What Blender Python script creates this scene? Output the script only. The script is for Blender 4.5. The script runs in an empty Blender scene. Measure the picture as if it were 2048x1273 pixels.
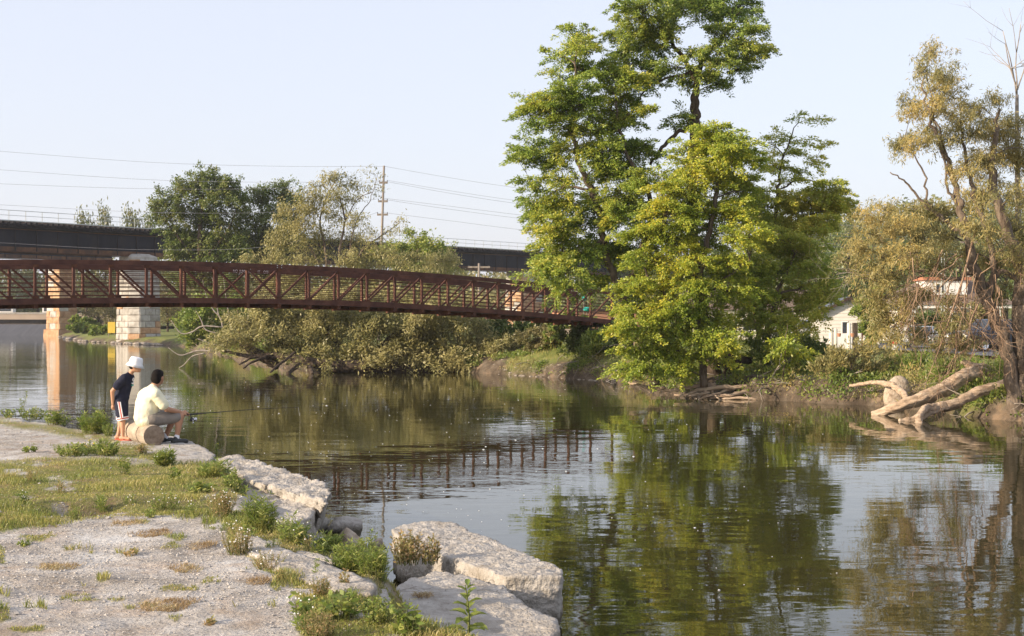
import bpy, bmesh, math, random
import numpy as np
from mathutils import Vector, Matrix

random.seed(11)
rng = np.random.default_rng(11)
S = bpy.context.scene
COL = S.collection
R = math.radians

# ------------------------------------------------------------------ camera, sky, sun, exposure
E, FPX = 2.7, 2844.0                       # eye height above the water, focal length in photo pixels
cam = bpy.data.objects.new('camera', bpy.data.cameras.new('camera'))
COL.objects.link(cam)
cam.location = (0, 0, E)
cam.rotation_euler = (R(90), 0, 0)
cam.data.sensor_width = 36
cam.data.lens = FPX / 2048 * 36
cam.data.clip_end = 5000
S.camera = cam

SUN_EL = R(19)
SUN_AZ = (-0.91, -0.41)                    # horizontal direction towards the sun
W = bpy.data.worlds.new('World')
S.world = W
W.use_nodes = True
wn, wl = W.node_tree.nodes, W.node_tree.links
sky = wn.new('ShaderNodeTexSky')
sky.sky_type = 'NISHITA'
sky.sun_disc = False
sky.sun_elevation = SUN_EL
sky.sun_rotation = math.atan2(SUN_AZ[0], SUN_AZ[1])
sky.air_density = 1.0
sky.dust_density = 2.2
sky.ozone_density = 1.0
bg = wn['Background']
bg.inputs[1].default_value = 0.122
hz = wn.new('ShaderNodeMixRGB')            # thin even summer haze over the whole sky
hz.inputs[0].default_value = 0.6
hz.inputs[2].default_value = (5.75, 5.85, 6.7, 1)
wl.new(sky.outputs[0], hz.inputs[1])
wl.new(hz.outputs[0], bg.inputs[0])

sun = bpy.data.objects.new('sun', bpy.data.lights.new('sun', 'SUN'))
COL.objects.link(sun)
sun.data.energy = 5.0
sun.data.angle = R(0.6)
sun.data.color = (1.0, 0.83, 0.63)
sd = Vector((SUN_AZ[0] * math.cos(SUN_EL), SUN_AZ[1] * math.cos(SUN_EL), math.sin(SUN_EL)))
sun.rotation_euler = sd.to_track_quat('Z', 'Y').to_euler()

S.view_settings.view_transform = 'Standard'
S.view_settings.look = 'None'
S.view_settings.exposure = 0.62
S.view_settings.gamma = 1
S.view_settings.use_curve_mapping = False
S.render.engine = 'CYCLES'
S.cycles.max_bounces = 8
S.cycles.transparent_max_bounces = 4
S.cycles.use_denoising = True

# ------------------------------------------------------------------ helpers
def P(px, py, Y):                          # photo pixel at depth Y -> point in the place
    return np.array([(px - 1024) / FPX * Y, Y, E - (py - 636.5) / FPX * Y])

def G(px, py, z=0.0):                      # photo pixel on the level z
    Y = (E - z) * FPX / (py - 636.5)
    return np.array([(px - 1024) / FPX * Y, Y, z])

def nrm(v):
    v = np.asarray(v, float)
    return v / np.maximum(np.linalg.norm(v, axis=-1, keepdims=True), 1e-9)

def _hash(ix, iy, s):
    n = (ix * 374761393 + iy * 668265263 + s * 1442695041) & 0x7fffffff
    n = ((n ^ (n >> 13)) * 1274126177) & 0x7fffffff
    return ((n ^ (n >> 16)) & 0xffff) / 65535.0

def vnoise(x, y, s=0):
    x, y = np.asarray(x, float), np.asarray(y, float)
    ix, iy = np.floor(x).astype(np.int64), np.floor(y).astype(np.int64)
    fx, fy = x - ix, y - iy
    fx, fy = fx * fx * (3 - 2 * fx), fy * fy * (3 - 2 * fy)
    a, b = _hash(ix, iy, s), _hash(ix + 1, iy, s)
    c, d = _hash(ix, iy + 1, s), _hash(ix + 1, iy + 1, s)
    return (a + (b - a) * fx) * (1 - fy) + (c + (d - c) * fx) * fy

def fbm(x, y, o=4, s=0):
    t, a, f = 0, .5, 1.0
    for k in range(o):
        t = t + a * vnoise(np.asarray(x) * f, np.asarray(y) * f, s + k)
        a *= .5; f *= 2.03
    return t                               # about 0..0.94, mean 0.47

def inpoly(x, y, poly):
    c = np.zeros(np.shape(x), bool)
    n = len(poly)
    for i in range(n):
        x0, y0 = poly[i][:2]; x1, y1 = poly[(i + 1) % n][:2]
        if y0 == y1: continue
        m = (y0 > y) != (y1 > y)
        c ^= m & (x < (x1 - x0) * (y - y0) / (y1 - y0) + x0)
    return c

def sdist(x, y, poly):                     # signed distance, positive inside
    d = np.full(np.shape(x), 1e9)
    n = len(poly)
    for i in range(n):
        ax, ay = poly[i][:2]; bx, by = poly[(i + 1) % n][:2]
        vx, vy = bx - ax, by - ay
        t = np.clip(((x - ax) * vx + (y - ay) * vy) / max(vx * vx + vy * vy, 1e-9), 0, 1)
        d = np.minimum(d, np.hypot(x - ax - t * vx, y - ay - t * vy))
    return np.where(inpoly(x, y, poly), d, -d)

def sm(t):
    t = np.clip(t, 0, 1)
    return t * t * (3 - 2 * t)

ROOT = {}

class Geo:
    def __init__(s):
        s.V, s.Q, s.T, s.n = [], [], [], 0
    def add(s, V, Q=None, T=None):
        V = np.asarray(V, float).reshape(-1, 3)
        if Q is not None and len(Q): s.Q.append(np.asarray(Q, np.int64) + s.n)
        if T is not None and len(T): s.T.append(np.asarray(T, np.int64) + s.n)
        s.V.append(V); s.n += len(V)
        return s
    def tube(s, pts, rad, k=6, ridge=0):
        p = np.asarray(pts, float); n = len(p)
        r = np.broadcast_to(np.asarray(rad, float), (n,))
        t = nrm(np.gradient(p, axis=0))
        ref = np.array([0, 0, 1.0]) if abs(t[0][2]) < .9 else np.array([1.0, 0, 0])
        a = nrm(np.cross(t, ref)); b = np.cross(t, a)
        for i in range(1, n):
            v = a[i - 1] - t[i] * np.dot(a[i - 1], t[i])
            l = np.linalg.norm(v)
            if l > 1e-6: a[i] = v / l
            b[i] = np.cross(t[i], a[i])
        th = np.arange(k) * 2 * math.pi / k
        rr = r[:, None, None]
        if ridge:
            sd_ = random.uniform(0, 99); L_ = np.concatenate([[0], np.cumsum(np.linalg.norm(np.diff(p, axis=0), axis=1))])
            rr = rr * (1 + ridge * (vnoise(np.arange(k)[None] * 1.3 + sd_ + 0 * L_[:, None], L_[:, None] * 1.1 + sd_) + .5 * vnoise(np.arange(k)[None] * 2.9 + 0 * L_[:, None], L_[:, None] * 3.1 + sd_) - .75)[..., None])
        ring = p[:, None] + rr * (np.cos(th)[None, :, None] * a[:, None] + np.sin(th)[None, :, None] * b[:, None])
        V = np.concatenate([ring.reshape(-1, 3), p[:1], p[-1:]])
        i = np.arange(n - 1)[:, None] * k; j = np.arange(k)[None]; j2 = (j + 1) % k
        Q = np.stack([i + j, i + j2, i + k + j2, i + k + j], -1).reshape(-1, 4)
        j = np.arange(k); j2 = (j + 1) % k
        T = np.concatenate([np.stack([j2, j, np.full(k, n * k)], -1),
                            np.stack([(n - 1) * k + j, (n - 1) * k + j2, np.full(k, n * k + 1)], -1)])
        return s.add(V, Q, T)
    def box(s, lo, hi):
        x0, y0, z0 = lo; x1, y1, z1 = hi
        V = [(x0, y0, z0), (x1, y0, z0), (x1, y1, z0), (x0, y1, z0), (x0, y0, z1), (x1, y0, z1), (x1, y1, z1), (x0, y1, z1)]
        return s.add(V, BOXQ)
    def bar(s, p, q, w, h, up=(0, 0, 1)):  # square bar from p to q, w across, h along up
        p, q = np.asarray(p, float), np.asarray(q, float)
        t = nrm(q - p); a = np.cross(t, up)
        if np.linalg.norm(a) < 1e-4: a = np.cross(t, (1, 0, 0))
        a = nrm(a) * w / 2; b = nrm(np.cross(a, t)) * h / 2
        V = [p - a - b, p + a - b, q + a - b, q - a - b, p - a + b, p + a + b, q + a + b, q - a + b]
        return s.add(V, BOXQ)
    def strip(s, pts, w, h, up=(0, 0, 1)): # one continuous rectangular bar along a polyline
        p = np.asarray(pts, float); t = nrm(np.gradient(p, axis=0))
        a = nrm(np.cross(t, up)); b = nrm(np.cross(a, t)); a = a * w / 2; b = b * h / 2
        n = len(p)
        V = np.stack([p - a - b, p + a - b, p + a + b, p - a + b], 1).reshape(-1, 3)
        i = np.arange(n - 1)[:, None] * 4; j = np.arange(4)[None]; j2 = (j + 1) % 4
        Q = np.stack([i + j, i + j2, i + 4 + j2, i + 4 + j], -1).reshape(-1, 4).tolist()
        Q += [[3, 2, 1, 0], [4 * n - 4, 4 * n - 3, 4 * n - 2, 4 * n - 1]]
        return s.add(V, Q)
    def lathe(s, prof, c, k=16, M=None):
        c = np.asarray(c, float); n = len(prof)
        th = np.arange(k) * 2 * math.pi / k
        V = np.array([[(r * math.cos(t), r * math.sin(t), z) for t in th] for r, z in prof]).reshape(-1, 3)
        if M is not None: V = V @ np.asarray(M).T
        i = np.arange(n - 1)[:, None] * k; j = np.arange(k)[None]; j2 = (j + 1) % k
        Q = np.stack([i + j, i + j2, i + k + j2, i + k + j], -1).reshape(-1, 4)
        return s.add(V + c, Q)
    def ball(s, c, r, k=10, m=7, M=None):
        r = np.broadcast_to(np.asarray(r, float), (3,))
        prof = [(math.sin(math.pi * i / m), -math.cos(math.pi * i / m)) for i in range(m + 1)]
        th = np.arange(k) * 2 * math.pi / k
        V = np.array([[(a * math.cos(t), a * math.sin(t), z) for t in th] for a, z in prof]).reshape(-1, 3) * r
        if M is not None: V = V @ np.asarray(M).T
        i = np.arange(m)[:, None] * k; j = np.arange(k)[None]; j2 = (j + 1) % k
        Q = np.stack([i + j, i + j2, i + k + j2, i + k + j], -1).reshape(-1, 4)
        return s.add(V + np.asarray(c, float), Q)
    def leaves(s, C, A, N, L, Wd, at=.45):
        n = len(C)
        L = np.broadcast_to(L, (n,))[:, None]; Wd = np.broadcast_to(Wd, (n,))[:, None]
        Sd = nrm(np.cross(A, N)) * Wd / 2
        V = np.stack([C, C + A * L * at + Sd, C + A * L, C + A * L * at - Sd], 1).reshape(-1, 3)
        return s.add(V, np.arange(4 * n).reshape(n, 4))
    def prism(s, poly, z0, z1):            # polygon in plan, straight sides
        n = len(poly)
        V = [(p[0], p[1], z0) for p in poly] + [(p[0], p[1], z1) for p in poly]
        Q = [(i, (i + 1) % n, n + (i + 1) % n, n + i) for i in range(n)]
        c = np.mean(np.asarray(poly, float)[:, :2], 0)
        V += [(c[0], c[1], z0), (c[0], c[1], z1)]
        T = [((i + 1) % n, i, 2 * n) for i in range(n)] + [(n + i, n + (i + 1) % n, 2 * n + 1) for i in range(n)]
        return s.add(V, Q, T)
    def mesh(s, name, mat, smooth=False, off=None):
        V = np.concatenate(s.V) if s.V else np.zeros((0, 3))
        if off is not None: V = V - off
        q = np.concatenate(s.Q) if s.Q else np.zeros((0, 4), np.int64)
        t = np.concatenate(s.T) if s.T else np.zeros((0, 3), np.int64)
        me = bpy.data.meshes.new(name)
        me.vertices.add(len(V)); me.vertices.foreach_set('co', V.astype(np.float32).ravel())
        lp = np.concatenate([q.ravel(), t.ravel()]).astype(np.int32)
        me.loops.add(len(lp)); me.loops.foreach_set('vertex_index', lp)
        st = np.concatenate([np.arange(len(q)) * 4, len(q) * 4 + np.arange(len(t)) * 3]).astype(np.int32)
        me.polygons.add(len(st)); me.polygons.foreach_set('loop_start', st)
        me.polygons.foreach_set('use_smooth', np.full(len(st), smooth))
        me.update(calc_edges=True)
        if mat: me.materials.append(mat)
        return me
    def build(s, name, mat, parent=None, smooth=False, **kw):
        off = ROOT.get(parent.name) if parent else None
        o = bpy.data.objects.new(name, s.mesh(name, mat, smooth, off))
        COL.objects.link(o)
        if parent:
            o.parent = parent; ROOT[o.name] = off
        for k, v in kw.items(): o[k] = v
        return o

BOXQ = [(3, 2, 1, 0), (4, 5, 6, 7), (0, 1, 5, 4), (1, 2, 6, 5), (2, 3, 7, 6), (3, 0, 4, 7)]

def thing(name, label, cat, loc=(0, 0, 0), group=None, kind=None):
    o = bpy.data.objects.new(name, None); COL.objects.link(o)
    o.location = [float(v) for v in loc]; o.empty_display_size = .2
    o['label'] = label; o['category'] = cat
    if group: o['group'] = group
    if kind: o['kind'] = kind
    ROOT[o.name] = np.array([float(v) for v in loc])
    return o

def copy_tree(o, parent=None):
    c = o.copy(); COL.objects.link(c); c.parent = parent
    for ch in list(o.children): copy_tree(ch, c)
    return c

def cr(pts, n=4):                          # Catmull-Rom through points (any width)
    p = np.asarray(pts, float)
    q = np.concatenate([2 * p[:1] - p[1:2], p, 2 * p[-1:] - p[-2:-1]])
    out = []
    for i in range(len(p) - 1):
        a, b, c, d = q[i:i + 4]
        for k in range(n):
            t = k / n
            out.append(.5 * (2 * b + (c - a) * t + (2 * a - 5 * b + 4 * c - d) * t * t + (3 * b - a - 3 * c + d) * t ** 3))
    out.append(p[-1])
    return np.array(out)

# ------------------------------------------------------------------ materials
def nt(m):
    m.use_nodes = True
    return m.node_tree.nodes, m.node_tree.links

def ramp(n, stops):
    r = n.new('ShaderNodeValToRGB')
    e = r.color_ramp.elements
    while len(e) < len(stops): e.new(.5)
    for i, (p, c) in enumerate(stops):
        e[i].position = p; e[i].color = tuple(c) + (1,) if len(c) == 3 else c
    return r

def mat(name, cols, scale=4, rough=.85, bump=0, bscale=20, metal=0, spec=.25, stretch=(1, 1, 1), rnd=0, detail=6, lo=.3, hi=.7, coord='Object', rnoise=.6):
    m = bpy.data.materials.new(name); n, l = nt(m)
    b = n['Principled BSDF']
    b.inputs['Roughness'].default_value = rough
    b.inputs['Metallic'].default_value = metal
    b.inputs['Specular IOR Level'].default_value = spec
    tc = n.new('ShaderNodeTexCoord'); mp = n.new('ShaderNodeMapping')
    mp.inputs['Scale'].default_value = stretch
    l.new(tc.outputs[coord], mp.inputs[0])
    no = n.new('ShaderNodeTexNoise'); no.inputs['Scale'].default_value = scale
    no.inputs['Detail'].default_value = detail; no.inputs['Roughness'].default_value = rnoise
    l.new(mp.outputs[0], no.inputs[0])
    k = len(cols)
    rp = ramp(n, [(lo + (hi - lo) * i / max(k - 1, 1), c) for i, c in enumerate(cols)])
    l.new(no.outputs['Fac'], rp.inputs[0])
    out = rp.outputs[0]
    if rnd:
        oi = n.new('ShaderNodeObjectInfo'); hs = n.new('ShaderNodeHueSaturation')
        mr = n.new('ShaderNodeMapRange'); mr.inputs[3].default_value = 1 - rnd; mr.inputs[4].default_value = 1 + rnd
        l.new(oi.outputs['Random'], mr.inputs[0]); l.new(mr.outputs[0], hs.inputs['Value']); l.new(out, hs.inputs['Color'])
        out = hs.outputs[0]
    l.new(out, b.inputs['Base Color'])
    if bump:
        n2 = n.new('ShaderNodeTexNoise'); n2.inputs['Scale'].default_value = bscale; n2.inputs['Detail'].default_value = 5
        l.new(mp.outputs[0], n2.inputs[0])
        bp = n.new('ShaderNodeBump'); bp.inputs['Distance'].default_value = bump
        l.new(n2.outputs['Fac'], bp.inputs['Height']); l.new(bp.outputs[0], b.inputs['Normal'])
    return m

def leafmat(name, cols, patch=.35, trans=.4, pscale=.5, spread=.5):
    m = bpy.data.materials.new(name); n, l = nt(m)
    n.remove(n['Principled BSDF'])
    ge = n.new('ShaderNodeNewGeometry'); tc = n.new('ShaderNodeTexCoord')
    no = n.new('ShaderNodeTexNoise'); no.inputs['Scale'].default_value = pscale; no.inputs['Detail'].default_value = 3
    l.new(tc.outputs['Object'], no.inputs[0])
    ct = n.new('ShaderNodeMapRange'); ct.inputs[1].default_value = .3; ct.inputs[2].default_value = .7
    l.new(no.outputs['Fac'], ct.inputs[0])
    mx = n.new('ShaderNodeMath'); mx.operation = 'MULTIPLY_ADD'; mx.inputs[1].default_value = spread
    ms = n.new('ShaderNodeMath'); ms.operation = 'MULTIPLY'; ms.inputs[1].default_value = 1 - spread
    l.new(ct.outputs[0], ms.inputs[0])
    l.new(ge.outputs['Random Per Island'], mx.inputs[0]); l.new(ms.outputs[0], mx.inputs[2])
    k = len(cols)
    rp = ramp(n, [(.1 + .8 * i / (k - 1), tuple(min(.75, v * 1.36) for v in c)) for i, c in enumerate(cols)])
    l.new(mx.outputs[0], rp.inputs[0])
    d = n.new('ShaderNodeBsdfDiffuse'); t = n.new('ShaderNodeBsdfTranslucent')
    g = n.new('ShaderNodeBsdfGlossy'); g.inputs['Roughness'].default_value = .45; g.inputs['Color'].default_value = (.6, .6, .6, 1)
    a = n.new('ShaderNodeMixShader'); a.inputs[0].default_value = trans
    b = n.new('ShaderNodeMixShader'); b.inputs[0].default_value = .045
    l.new(rp.outputs[0], d.inputs[0]); l.new(rp.outputs[0], t.inputs[0])
    l.new(d.outputs[0], a.inputs[1]); l.new(t.outputs[0], a.inputs[2])
    l.new(a.outputs[0], b.inputs[1]); l.new(g.outputs[0], b.inputs[2])
    l.new(b.outputs[0], n['Material Output'].inputs[0])
    return m

M = {}
M['locust'] = leafmat('locust_leaf', [(.12, .18, .024), (.215, .275, .033), (.33, .35, .042), (.56, .46, .05)], spread=.55, trans=.45)
M['locust_top'] = leafmat('locust_top_leaf', [(.075, .125, .026), (.125, .185, .034), (.20, .25, .042), (.34, .33, .05)])
M['locust_mid'] = leafmat('locust_mid_leaf', [(.09, .15, .024), (.155, .22, .033), (.25, .295, .042), (.42, .37, .05)])
M['locust_pale'] = leafmat('locust_pale_leaf', [(.14, .20, .034), (.24, .29, .044), (.36, .35, .056), (.52, .43, .08)])
M['willow'] = leafmat('willow_leaf', [(.12, .125, .045), (.20, .185, .068), (.285, .24, .09), (.42, .30, .085)])
M['willow_bush'] = leafmat('willow_bush_leaf', [(.125, .13, .046), (.20, .19, .07), (.28, .25, .10), (.35, .31, .14)])
M['maple'] = leafmat('maple_leaf', [(.05, .08, .016), (.085, .12, .024), (.13, .155, .034), (.20, .19, .05)])
M['fresh'] = leafmat('fresh_leaf', [(.07, .115, .02), (.12, .17, .028), (.19, .225, .04), (.28, .26, .055)])
M['deep'] = leafmat('deep_leaf', [(.04, .07, .016), (.07, .105, .022), (.105, .135, .032), (.15, .155, .045)])
M['far'] = leafmat('far_leaf', [(.075, .10, .04), (.11, .13, .05), (.15, .155, .06), (.20, .18, .08)])
M['brown'] = leafmat('brownish_leaf', [(.08, .08, .03), (.13, .12, .045), (.18, .155, .06), (.24, .19, .075)])
M['weed'] = leafmat('weed_leaf', [(.09, .14, .028), (.15, .20, .04), (.23, .255, .06), (.34, .30, .10)], pscale=3)
M['weed_dry'] = leafmat('weed_dry_leaf', [(.16, .17, .05), (.28, .24, .09), (.36, .24, .12), (.40, .31, .17)], pscale=3)
M['grass'] = leafmat('grass_blade', [(.10, .14, .028), (.17, .19, .045), (.27, .245, .07), (.38, .30, .14)], pscale=1.2, trans=.3)
M['hay'] = leafmat('dry_grass_blade', [(.16, .10, .05), (.26, .18, .09), (.36, .27, .15), (.26, .24, .10)], pscale=3, trans=.3)
M['petal'] = mat('white_petal', [(.8, .8, .76), (.85, .84, .8)])
M['yellow'] = mat('yellow_petal', [(.75, .5, .03), (.8, .58, .06)])
M['stem'] = mat('green_stem', [(.10, .13, .04), (.16, .15, .06)], scale=30)
M['bark'] = mat('grey_brown_bark', [(.07, .05, .037), (.15, .115, .085), (.24, .19, .145)], scale=7, stretch=(1, 1, .25), bump=.05, bscale=14, rough=.95)
M['bark_dark'] = mat('dark_bark', [(.035, .027, .02), (.075, .055, .04), (.12, .09, .065)], scale=7, stretch=(1, 1, .25), bump=.04, bscale=14, rough=.95)
M['bark_pale'] = mat('pale_weathered_wood', [(.26, .18, .12), (.44, .33, .235), (.55, .44, .33)], scale=9, bump=.05, bscale=22, rough=.95, stretch=(.3, .6, 1.6))
M['bark_gray'] = mat('grey_dead_wood', [(.17, .14, .115), (.30, .26, .22), (.42, .37, .31)], scale=5, bump=.01, bscale=25, rough=.9)
M['bark_red'] = mat('reddish_willow_bark', [(.15, .095, .06), (.30, .20, .13), (.42, .30, .20)], scale=6, stretch=(1, 1, .3), bump=.06, bscale=12, rough=.95)  # one even reddish brown, used on the hanging bare limbs
M['rust'] = mat('weathering_steel', [(.06, .024, .018), (.105, .042, .028), (.165, .07, .042)], scale=1.7, rough=.75, spec=.3, bump=.004, bscale=40)
M['rust_hot'] = mat('rusty_steel_plate', [(.05, .022, .016), (.11, .045, .024), (.17, .07, .035)], scale=5, rough=.85)
M['girder'] = mat('black_girder_paint', [(.012, .013, .018), (.02, .021, .03), (.036, .03, .029)], scale=.6, rough=.75, spec=.15, stretch=(1, 1, .4))
M['girder_rust'] = mat('rust_streaked_girder', [(.05, .035, .03), (.11, .058, .036), (.20, .10, .05)], scale=.8, rough=.8)
M['ballast'] = mat('sooty_sleeper_ends', [(.006, .006, .008), (.018, .017, .02), (.035, .033, .035)], scale=5, rough=.95)
M['galv'] = mat('galvanised_railing', [(.42, .44, .43), (.5, .52, .5)], rough=.6)
M['stone'] = mat('limestone_block', [(.30, .275, .24), (.44, .415, .375), (.54, .515, .475)], scale=1.6, bump=.05, bscale=4, rough=.95, rnd=.18, coord='Object')
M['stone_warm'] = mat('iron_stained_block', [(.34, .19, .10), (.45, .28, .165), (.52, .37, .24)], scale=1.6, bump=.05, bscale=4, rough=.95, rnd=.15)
M['mortar'] = mat('mortar', [(.16, .11, .075), (.24, .19, .15)], scale=3)
M['concrete'] = mat('broken_concrete', [(.25, .22, .185), (.39, .36, .32), (.50, .465, .42)], scale=6, bump=.03, bscale=30, rough=.95, detail=10, rnoise=.7)
M['rock'] = mat('tan_rock', [(.24, .18, .13), (.42, .34, .26), (.52, .45, .36)], scale=7, bump=.03, bscale=18, rough=.95)
M['pebble'] = mat('pebbles', [(.26, .235, .21), (.40, .37, .335), (.52, .49, .45)], scale=9, rough=.95)
M['wood_gray'] = mat('weathered_grey_boards', [(.13, .11, .09), (.22, .19, .16)], scale=6, stretch=(1, 1, .1), bump=.01)
M['pole'] = mat('utility_pole_wood', [(.16, .13, .11), (.30, .26, .22)], scale=6, stretch=(1, 1, .1))
M['wire'] = mat('wire', [(.20, .20, .22), (.26, .26, .28)])
M['white'] = mat('white_paint', [(.74, .72, .68), (.82, .80, .76)], scale=2)
M['cream'] = mat('cream_paint', [(.60, .55, .44), (.70, .65, .54)], scale=2)
M['siding'] = mat('beige_siding', [(.58, .55, .49), (.64, .61, .55)], scale=2)
M['roof_blue'] = mat('slate_blue_shingle', [(.07, .085, .11), (.12, .14, .17)], scale=8)
M['roof_brown'] = mat('brown_shingle', [(.12, .085, .065), (.20, .15, .12)], scale=8)
M['trim_dark'] = mat('dark_brown_trim', [(.04, .025, .02), (.06, .04, .03)])
M['roof_red'] = mat('faded_red_roof_edge', [(.40, .16, .09), (.48, .20, .12)], scale=4)
M['brick_red'] = mat('salmon_brick', [(.38, .18, .11), (.46, .24, .15)], scale=6)
M['glass'] = mat('dark_window_glass', [(.02, .025, .03), (.03, .035, .04)], rough=.05, spec=.6)
M['tyre'] = mat('black_rubber', [(.015, .015, .015), (.025, .025, .025)])
M['chrome'] = mat('chrome', [(.6, .6, .6), (.7, .7, .7)], metal=1, rough=.15)
M['silver'] = mat('silver_car_paint', [(.45, .46, .48), (.5, .51, .53)], metal=.5, rough=.25, spec=.5)
M['navy_car'] = mat('dark_blue_car_paint', [(.02, .03, .06), (.03, .045, .08)], rough=.2, spec=.6)
M['red_light'] = mat('red_lamp_glass', [(.5, .02, .02), (.55, .03, .03)], rough=.2)
M['lamp'] = mat('clear_lamp_glass', [(.75, .75, .72), (.8, .8, .78)], rough=.1, spec=.6)
M['asphalt'] = mat('asphalt', [(.10, .10, .115), (.14, .14, .155)], scale=3)
M['skin'] = mat('skin', [(.42, .215, .125), (.48, .255, .155)], scale=6, rough=.6, spec=.35)
M['skin_boy'] = mat('boy_skin', [(.50, .27, .165), (.56, .31, .195)], scale=6, rough=.6, spec=.35)
M['hair'] = mat('black_hair', [(.006, .005, .005), (.014, .011, .01)], scale=60, rough=.75, spec=.1, bump=.006, bscale=90, stretch=(1, 1, .3))
M['shirt'] = mat('pale_yellow_cotton', [(.74, .70, .50), (.80, .76, .57)], scale=9, bump=.02, bscale=9)
M['navy'] = mat('navy_jersey', [(.014, .016, .032), (.022, .024, .045)], scale=9, bump=.015, bscale=12)
M['khaki'] = mat('grey_khaki_twill', [(.20, .175, .155), (.26, .23, .20)], scale=9, bump=.015, bscale=12)
M['hat'] = mat('white_cotton', [(.76, .76, .78), (.82, .82, .84)], scale=9, bump=.006, bscale=20)
M['stripe_red'] = mat('red_stripe', [(.55, .09, .06), (.6, .11, .08)])
M['flop'] = mat('coral_rubber', [(.45, .10, .06), (.5, .13, .08)])
M['black'] = mat('black_plastic', [(.012, .012, .013), (.02, .02, .022)], rough=.4, spec=.5)
M['log_end'] = mat('sawn_log_end', [(.14, .10, .07), (.24, .18, .13), (.32, .25, .19)], scale=12, bump=.01, bscale=20)
M['log'] = mat('barkless_log', [(.24, .19, .14), (.37, .305, .235), (.46, .395, .32)], scale=6, stretch=(1, .25, 1), bump=.01, bscale=15)
M['soil'] = mat('bank_soil', [(.09, .06, .04), (.17, .12, .08), (.26, .19, .13)], scale=2.5, bump=.06, bscale=8, rough=1)
M['weir'] = mat('weir_face', [(.06, .06, .066), (.10, .10, .106)], scale=.7, stretch=(3, .3, .3), rough=.6)
M['wall'] = mat('beige_concrete_wall', [(.36, .28, .21), (.44, .35, .27)], scale=.3)
M['sign_y'] = mat('yellow_sign', [(.62, .44, .07), (.68, .50, .10)], scale=1)
M['letter'] = mat('faded_white_letters', [(.55, .40, .36), (.75, .68, .64)], scale=12)
M['teal'] = mat('teal_plastic', [(.02, .28, .24), (.03, .34, .30)])
M['fluff'] = mat('seed_fluff', [(.8, .8, .78), (.85, .85, .83)])

def water_mat():
    m = bpy.data.materials.new('river_water'); n, l = nt(m)
    b = n['Principled BSDF']
    b.inputs['Base Color'].default_value = (.034, .031, .011, 1)
    b.inputs['Roughness'].default_value = .015
    b.inputs['IOR'].default_value = 1.33
    tc = n.new('ShaderNodeTexCoord')
    def noise(sc, st, det, rough=.5, dist=0):
        mp = n.new('ShaderNodeMapping'); mp.inputs['Scale'].default_value = st
        mp.inputs['Rotation'].default_value = (0, 0, R(8))
        l.new(tc.outputs['Object'], mp.inputs[0])
        t = n.new('ShaderNodeTexNoise'); t.inputs['Scale'].default_value = sc; t.inputs['Detail'].default_value = det
        t.inputs['Roughness'].default_value = rough; t.inputs['Distortion'].default_value = dist
        l.new(mp.outputs[0], t.inputs[0])
        return t.outputs['Fac']
    def scaled(o, k):
        x = n.new('ShaderNodeMath'); x.operation = 'MULTIPLY'; x.inputs[1].default_value = k
        l.new(o, x.inputs[0]); return x.outputs[0]
    def mul(a, c):
        x = n.new('ShaderNodeMath'); x.operation = 'MULTIPLY'; l.new(a, x.inputs[0]); l.new(c, x.inputs[1]); return x.outputs[0]
    def add(a, c):
        x = n.new('ShaderNodeMath'); l.new(a, x.inputs[0]); l.new(c, x.inputs[1]); return x.outputs[0]
    swell = scaled(noise(.8, (.6, 1, 1), 2), .0095)
    rip = scaled(noise(3.0, (.45, 1, 1), 2, .5, .4), .0018)
    mask = n.new('ShaderNodeMapRange'); mask.inputs[1].default_value = .42; mask.inputs[2].default_value = .62
    l.new(noise(.16, (.35, 1, 1), 2), mask.inputs[0])
    fine = mul(mask.outputs[0], scaled(noise(6, (.3, 1, 1), 2), .0022))
    bp = n.new('ShaderNodeBump'); bp.inputs['Distance'].default_value = 1; bp.inputs['Strength'].default_value = 1
    l.new(add(add(swell, rip), fine), bp.inputs['Height'])
    l.new(bp.outputs[0], b.inputs['Normal'])
    return m
M['water'] = water_mat()
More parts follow.
